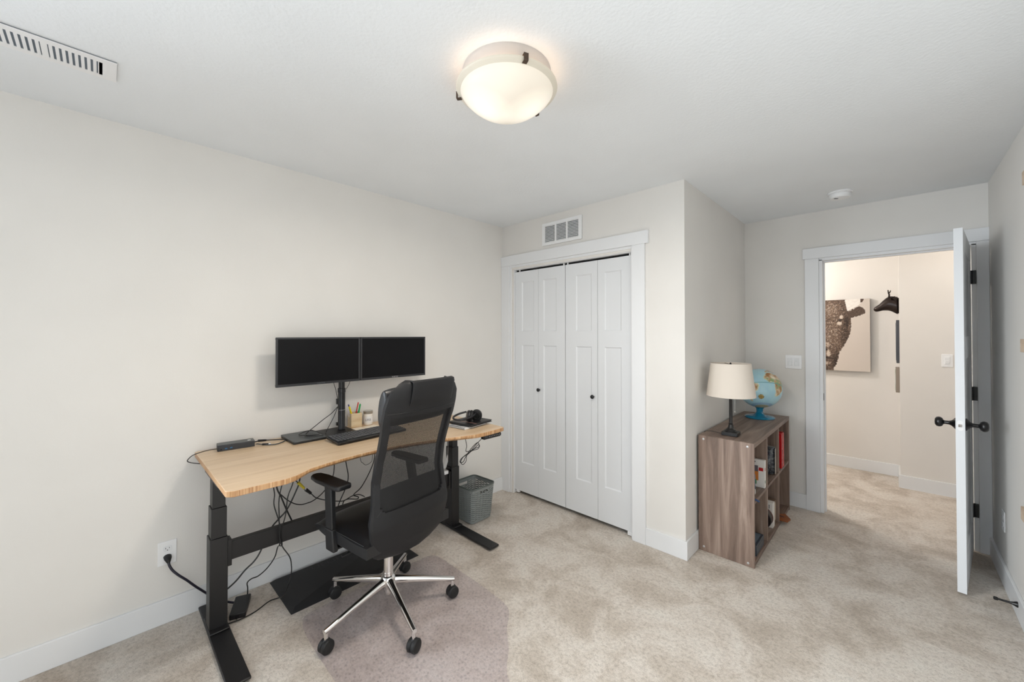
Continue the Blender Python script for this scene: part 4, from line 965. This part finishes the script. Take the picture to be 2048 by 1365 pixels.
nbx = thing('number_box', 'white box with a black number on it behind the round drum, lower middle cube', 'box', (-.715, 3.415, .0305))
MB().box(-.078, .078, -.03, .03, 0, .178).build('body', CRM, nbx, bevel=.0015)
M7 = Matrix(((1, 0, 0, .045), (0, 0, -1, -.0302), (0, 1, 0, .150), (0, 0, 0, 1)))
textobj('number', '71', .040, M7, BLIND, nbx)
simple('brown_carton', 'brown carton with a printed side behind the white number box', 'carton', (-.80, -.640, 3.452, 3.505, .0305, .205), mat('kraft_brown', (112, 92, 74), .6), (('printed_side', (.0798, .0806, -.020, .020, .03, .16), mat('beige_print', (176, 160, 140), .6)),))
dr = thing('toy_drum', 'dark round drum leaning against the white number box', 'toy drum', (-.708, 3.345, .0305))
Md = T(0, 0, .077) @ RX(R_(-84))
MB().lathe([(.070, -.026), (.074, -.022), (.074, .022), (.070, .026)], Md, 40).build('shell', mat('drum_dark', (38, 32, 32), .4), dr)
MB().lathe([(.074, .018), (.0765, .020), (.0765, .027), (.072, .029)], Md, 40, False).build('rim', mat('drum_rim', (92, 44, 36), .4), dr)
ow = thing('wooden_toy', 'orange-brown wooden toy piece sticking out of the lower right cube', 'toy', (-.612, 3.632, .0305), R_(12))
b = MB(); b.prism([(-.075, -.05), (.02, -.075), (.042, -.02), (.012, .07), (-.02, .045), (-.06, .05)], 0, .012); b.build('board', ORANGEW, ow, bevel=.002)
b = MB(); b.tube([(-.06, -.02, .016), (-.03, -.03, .026), (.0, -.028, .018)], .0025, 8); b.build('string', BLACKP, ow)

# table lamp
tl = thing('table_lamp', 'small black column table lamp with a cream drum shade on the bookshelf', 'table lamp', (-.786, 2.926, HT), R_(2))
b = MB(); b.box(-.048, .048, -.045, .045, 0, .025); b.build('base', LAMPB, tl, bevel=.003)
MB().lathe([(.036, .025), (.036, .030), (.030, .034), (.030, .038), (.022, .045), (.016, .056), (.0145, .066), (.0115, .072), (.0145, .076), (.0105, .080), (.0100, .238), (.0125, .242), (.010, .246), (.012, .254), (.0165, .262), (.0165, .266), (.008, .270), (.008, .32)], None, 36).build('column', LAMPB, tl)
SHD = NT('linen_shade'); SHD.b.inputs['Base Color'].default_value = (*lin((222, 212, 200)), 1); SHD.b.inputs['Roughness'].default_value = .9; SHD.b.inputs['Transmission Weight'].default_value = 0
SHD.bump(SHD.noise(420, 2), .3, .0008)
MB().lathe([(.146, .262), (.147, .262), (.1205, .480), (.119, .480), (.1455, .264)], None, 72, False).build('lamp_shade', SHD.m, tl)
for q in ([(.1472, .262), (.1478, .2625), (.1465, .272), (.146, .272)], [(.1218, .470), (.1222, .470), (.1212, .4805), (.1205, .4805)]): MB().lathe(q, None, 72, False).build('shade_trim', SHD.m, tl)
b = MB()
for k_ in range(3):
    a = 2*PI*k_/3; b.cyl((0, 0, .470), (.119*math.cos(a), .119*math.sin(a), .474), .0015, seg=8)
b.lathe([(.006, .462), (.008, .470), (.005, .482), (.0001, .486)], None, 16); b.cyl((0, 0, .31), (0, 0, .465), .002, seg=8); b.build('spider_fitter', LAMPB, tl)
b = MB(); b.lathe([(.018, .315), (.020, .33), (.018, .36)], None, 24); b.sphere((0, 0, .385), .026, 20, 12); b.build('bulb', mat('bulb_white', (236, 232, 224), .3), tl)
b = MB(); b.tube([(.012, -.010, .275), (.024, -.016, .268), (.028, -.018, .255), (.028, -.018, .165)], .0009, 6, 4); b.sphere((.028, -.018, .161), .0042, 12, 8); b.build('pull_chain', CHROME, tl)
b = MB(); b.tube([(-.046, -.015, .004), (-.075, -.012, .006), (-.110, -.020, .012), (-.145, -.030, .010), (-.155, -.045, .003)], .0018, 8, 5); b.build('cord', CABLE, tl)

# globe
gl_ = thing('globe', 'desk globe with pale blue oceans on a translucent blue base', 'globe', (-.782, 3.70, HT))
SA = [(-80, 0), (-77, 8), (-72, 12), (-60, 8), (-50, 1), (-35, -6), (-39, -15), (-41, -22), (-48, -27), (-55, -34), (-62, -39), (-65, -45), (-69, -53), (-74, -52), (-73, -40), (-71, -20), (-76, -14), (-81, -5)]
NA = [(-166, 66), (-140, 70), (-95, 72), (-80, 68), (-65, 60), (-55, 50), (-66, 44), (-75, 38), (-81, 27), (-90, 30), (-97, 26), (-94, 17), (-84, 10), (-80, 8), (-92, 14), (-106, 22), (-115, 32), (-124, 42), (-130, 55), (-152, 59)]
AF = [(-17, 15), (-16, 22), (-10, 30), (-6, 35), (10, 37), (20, 32), (32, 31), (36, 22), (43, 12), (51, 11), (42, -2), (40, -15), (35, -22), (32, -29), (20, -35), (17, -30), (12, -17), (9, -1), (9, 4), (-4, 5), (-8, 4), (-13, 9)]
EU = [(-9, 37), (-9, 43), (-1, 44), (-4, 48), (5, 53), (10, 58), (18, 55), (28, 60), (40, 66), (60, 68), (140, 72), (170, 66), (140, 50), (120, 30), (105, 10), (90, 22), (78, 8), (70, 22), (58, 25), (44, 13), (36, 30), (28, 41), (20, 40), (12, 45), (3, 42)]
GR = [(-45, 60), (-52, 66), (-58, 76), (-35, 83), (-20, 80), (-22, 70), (-40, 64)]
def inpoly(x, y, poly):
    r = False; j = len(poly)-1
    for i in range(len(poly)):
        xi, yi = poly[i]; xj, yj = poly[j]
        if (yi > y) != (yj > y) and x < (xj-xi)*(y-yi)/(yj-yi)+xi: r = not r
        j = i
    return r
RG = .156; nlo, nla = 240, 120; vs = []; cs = []; fs = []
for j in range(nla+1):
    la = -90+180*j/nla
    for i in range(nlo):
        lo = -180+360*i/nlo
        vs.append((RG*math.cos(R_(la))*math.cos(R_(lo)), RG*math.cos(R_(la))*math.sin(R_(lo)), RG*math.sin(R_(la))))
        n1 = noise.noise(Vector(vs[-1])*30); n2 = noise.noise(Vector(vs[-1])*55+Vector((5, 5, 5)))
        lo_, la_ = lo+4*n1, la+4*n2
        c = (168+8*n1, 208+6*n1, 220)
        if la < -62: c = (150, 184, 206)
        land = any(inpoly(lo_, la_, P) for P in (SA, NA, AF, EU, GR)) or la < -73
        if land:
            t_ = max(0, min(1, .5+n1*.9+n2*.5)); c = tuple(p+(q-p)*t_ for p, q in zip((156, 110, 62), (222, 212, 188)))
            if abs(la) < 14 and n2 > -.1: c = (136, 160, 112)
            if la < -73: c = (176, 166, 130)
        elif any(inpoly(lo_+dx, la_+dy, P) for P in (SA, AF, NA) for dx, dy in ((2, 0), (-2, 0), (0, 2), (0, -2))): c = (206, 208, 180)
        if abs(la) < .8: c = (70, 140, 150)
        dd = math.hypot((lo+31)*math.cos(R_(la)), la+42)
        if dd < 7: c = (176, 150, 84) if dd < 5.6 or dd > 6.4 else (130, 110, 60)
        if abs(lo+31) < .9 and abs(la+42) < 8.5: c = (120, 104, 70)
        if abs(la+42) < .9 and abs(lo+31) < 11: c = (120, 104, 70)
        cs.append((*lin(tuple(max(0, v) for v in c)), 1))
for j in range(nla):
    for i in range(nlo): fs.append((j*nlo+i, j*nlo+(i+1) % nlo, (j+1)*nlo+(i+1) % nlo, (j+1)*nlo+i))
me = bpy.data.meshes.new('sphere'); me.from_pydata(vs, [], fs)
at = me.color_attributes.new('Col', 'FLOAT_COLOR', 'POINT'); at.data.foreach_set('color', [x for c in cs for x in c])
me.polygons.foreach_set('use_smooth', [True]*len(me.polygons))
t = NT('globe_map'); vc = t.n('ShaderNodeVertexColor', layer_name='Col'); t.l(vc.outputs[0], t.b.inputs['Base Color']); t.b.inputs['Roughness'].default_value = .28; me.materials.append(t.m)
ball = bpy.data.objects.new('sphere', me); C.objects.link(ball); ball.parent = gl_
zc = 1.003-HT
vdir = Vector((.782, -3.70, .437)).normalized(); up = Vector((-.10, 0, 1)); up = (up-vdir*up.dot(vdir)).normalized(); ew = up.cross(vdir)
la0, lo0 = R_(-17), R_(-33)
d0 = Vector((math.cos(la0)*math.cos(lo0), math.cos(la0)*math.sin(lo0), math.sin(la0))); n0 = Vector((-math.sin(la0)*math.cos(lo0), -math.sin(la0)*math.sin(lo0), math.cos(la0))); e0 = n0.cross(d0)
Rm = Matrix((vdir, ew, up)).transposed() @ Matrix((d0, e0, n0))
ball.matrix_local = T(0, 0, zc) @ Rm.to_4x4()
pole = Rm @ Vector((0, 0, 1))
TB = NT('translucent_blue'); TB.b.inputs['Base Color'].default_value = (*lin((22, 142, 182)), 1); TB.b.inputs['Roughness'].default_value = .12; TB.b.inputs['Transmission Weight'].default_value = .35; TB.b.inputs['Coat Weight'].default_value = .5
b = MB(); b.sphere(Vector((0, 0, zc))+pole*(RG+.003), .006, 14, 10); b.build('axis_cap', mat('navy_cap', (24, 26, 56), .3), gl_)
MB().lathe([(.104, .001), (.106, .006), (.098, .014), (.075, .019), (.045, .024), (.030, .034), (.022, .050), (.024, .058), (.024, .072), (.034, .086), (.030, .090)], None, 60).build('base', TB.m, gl_)
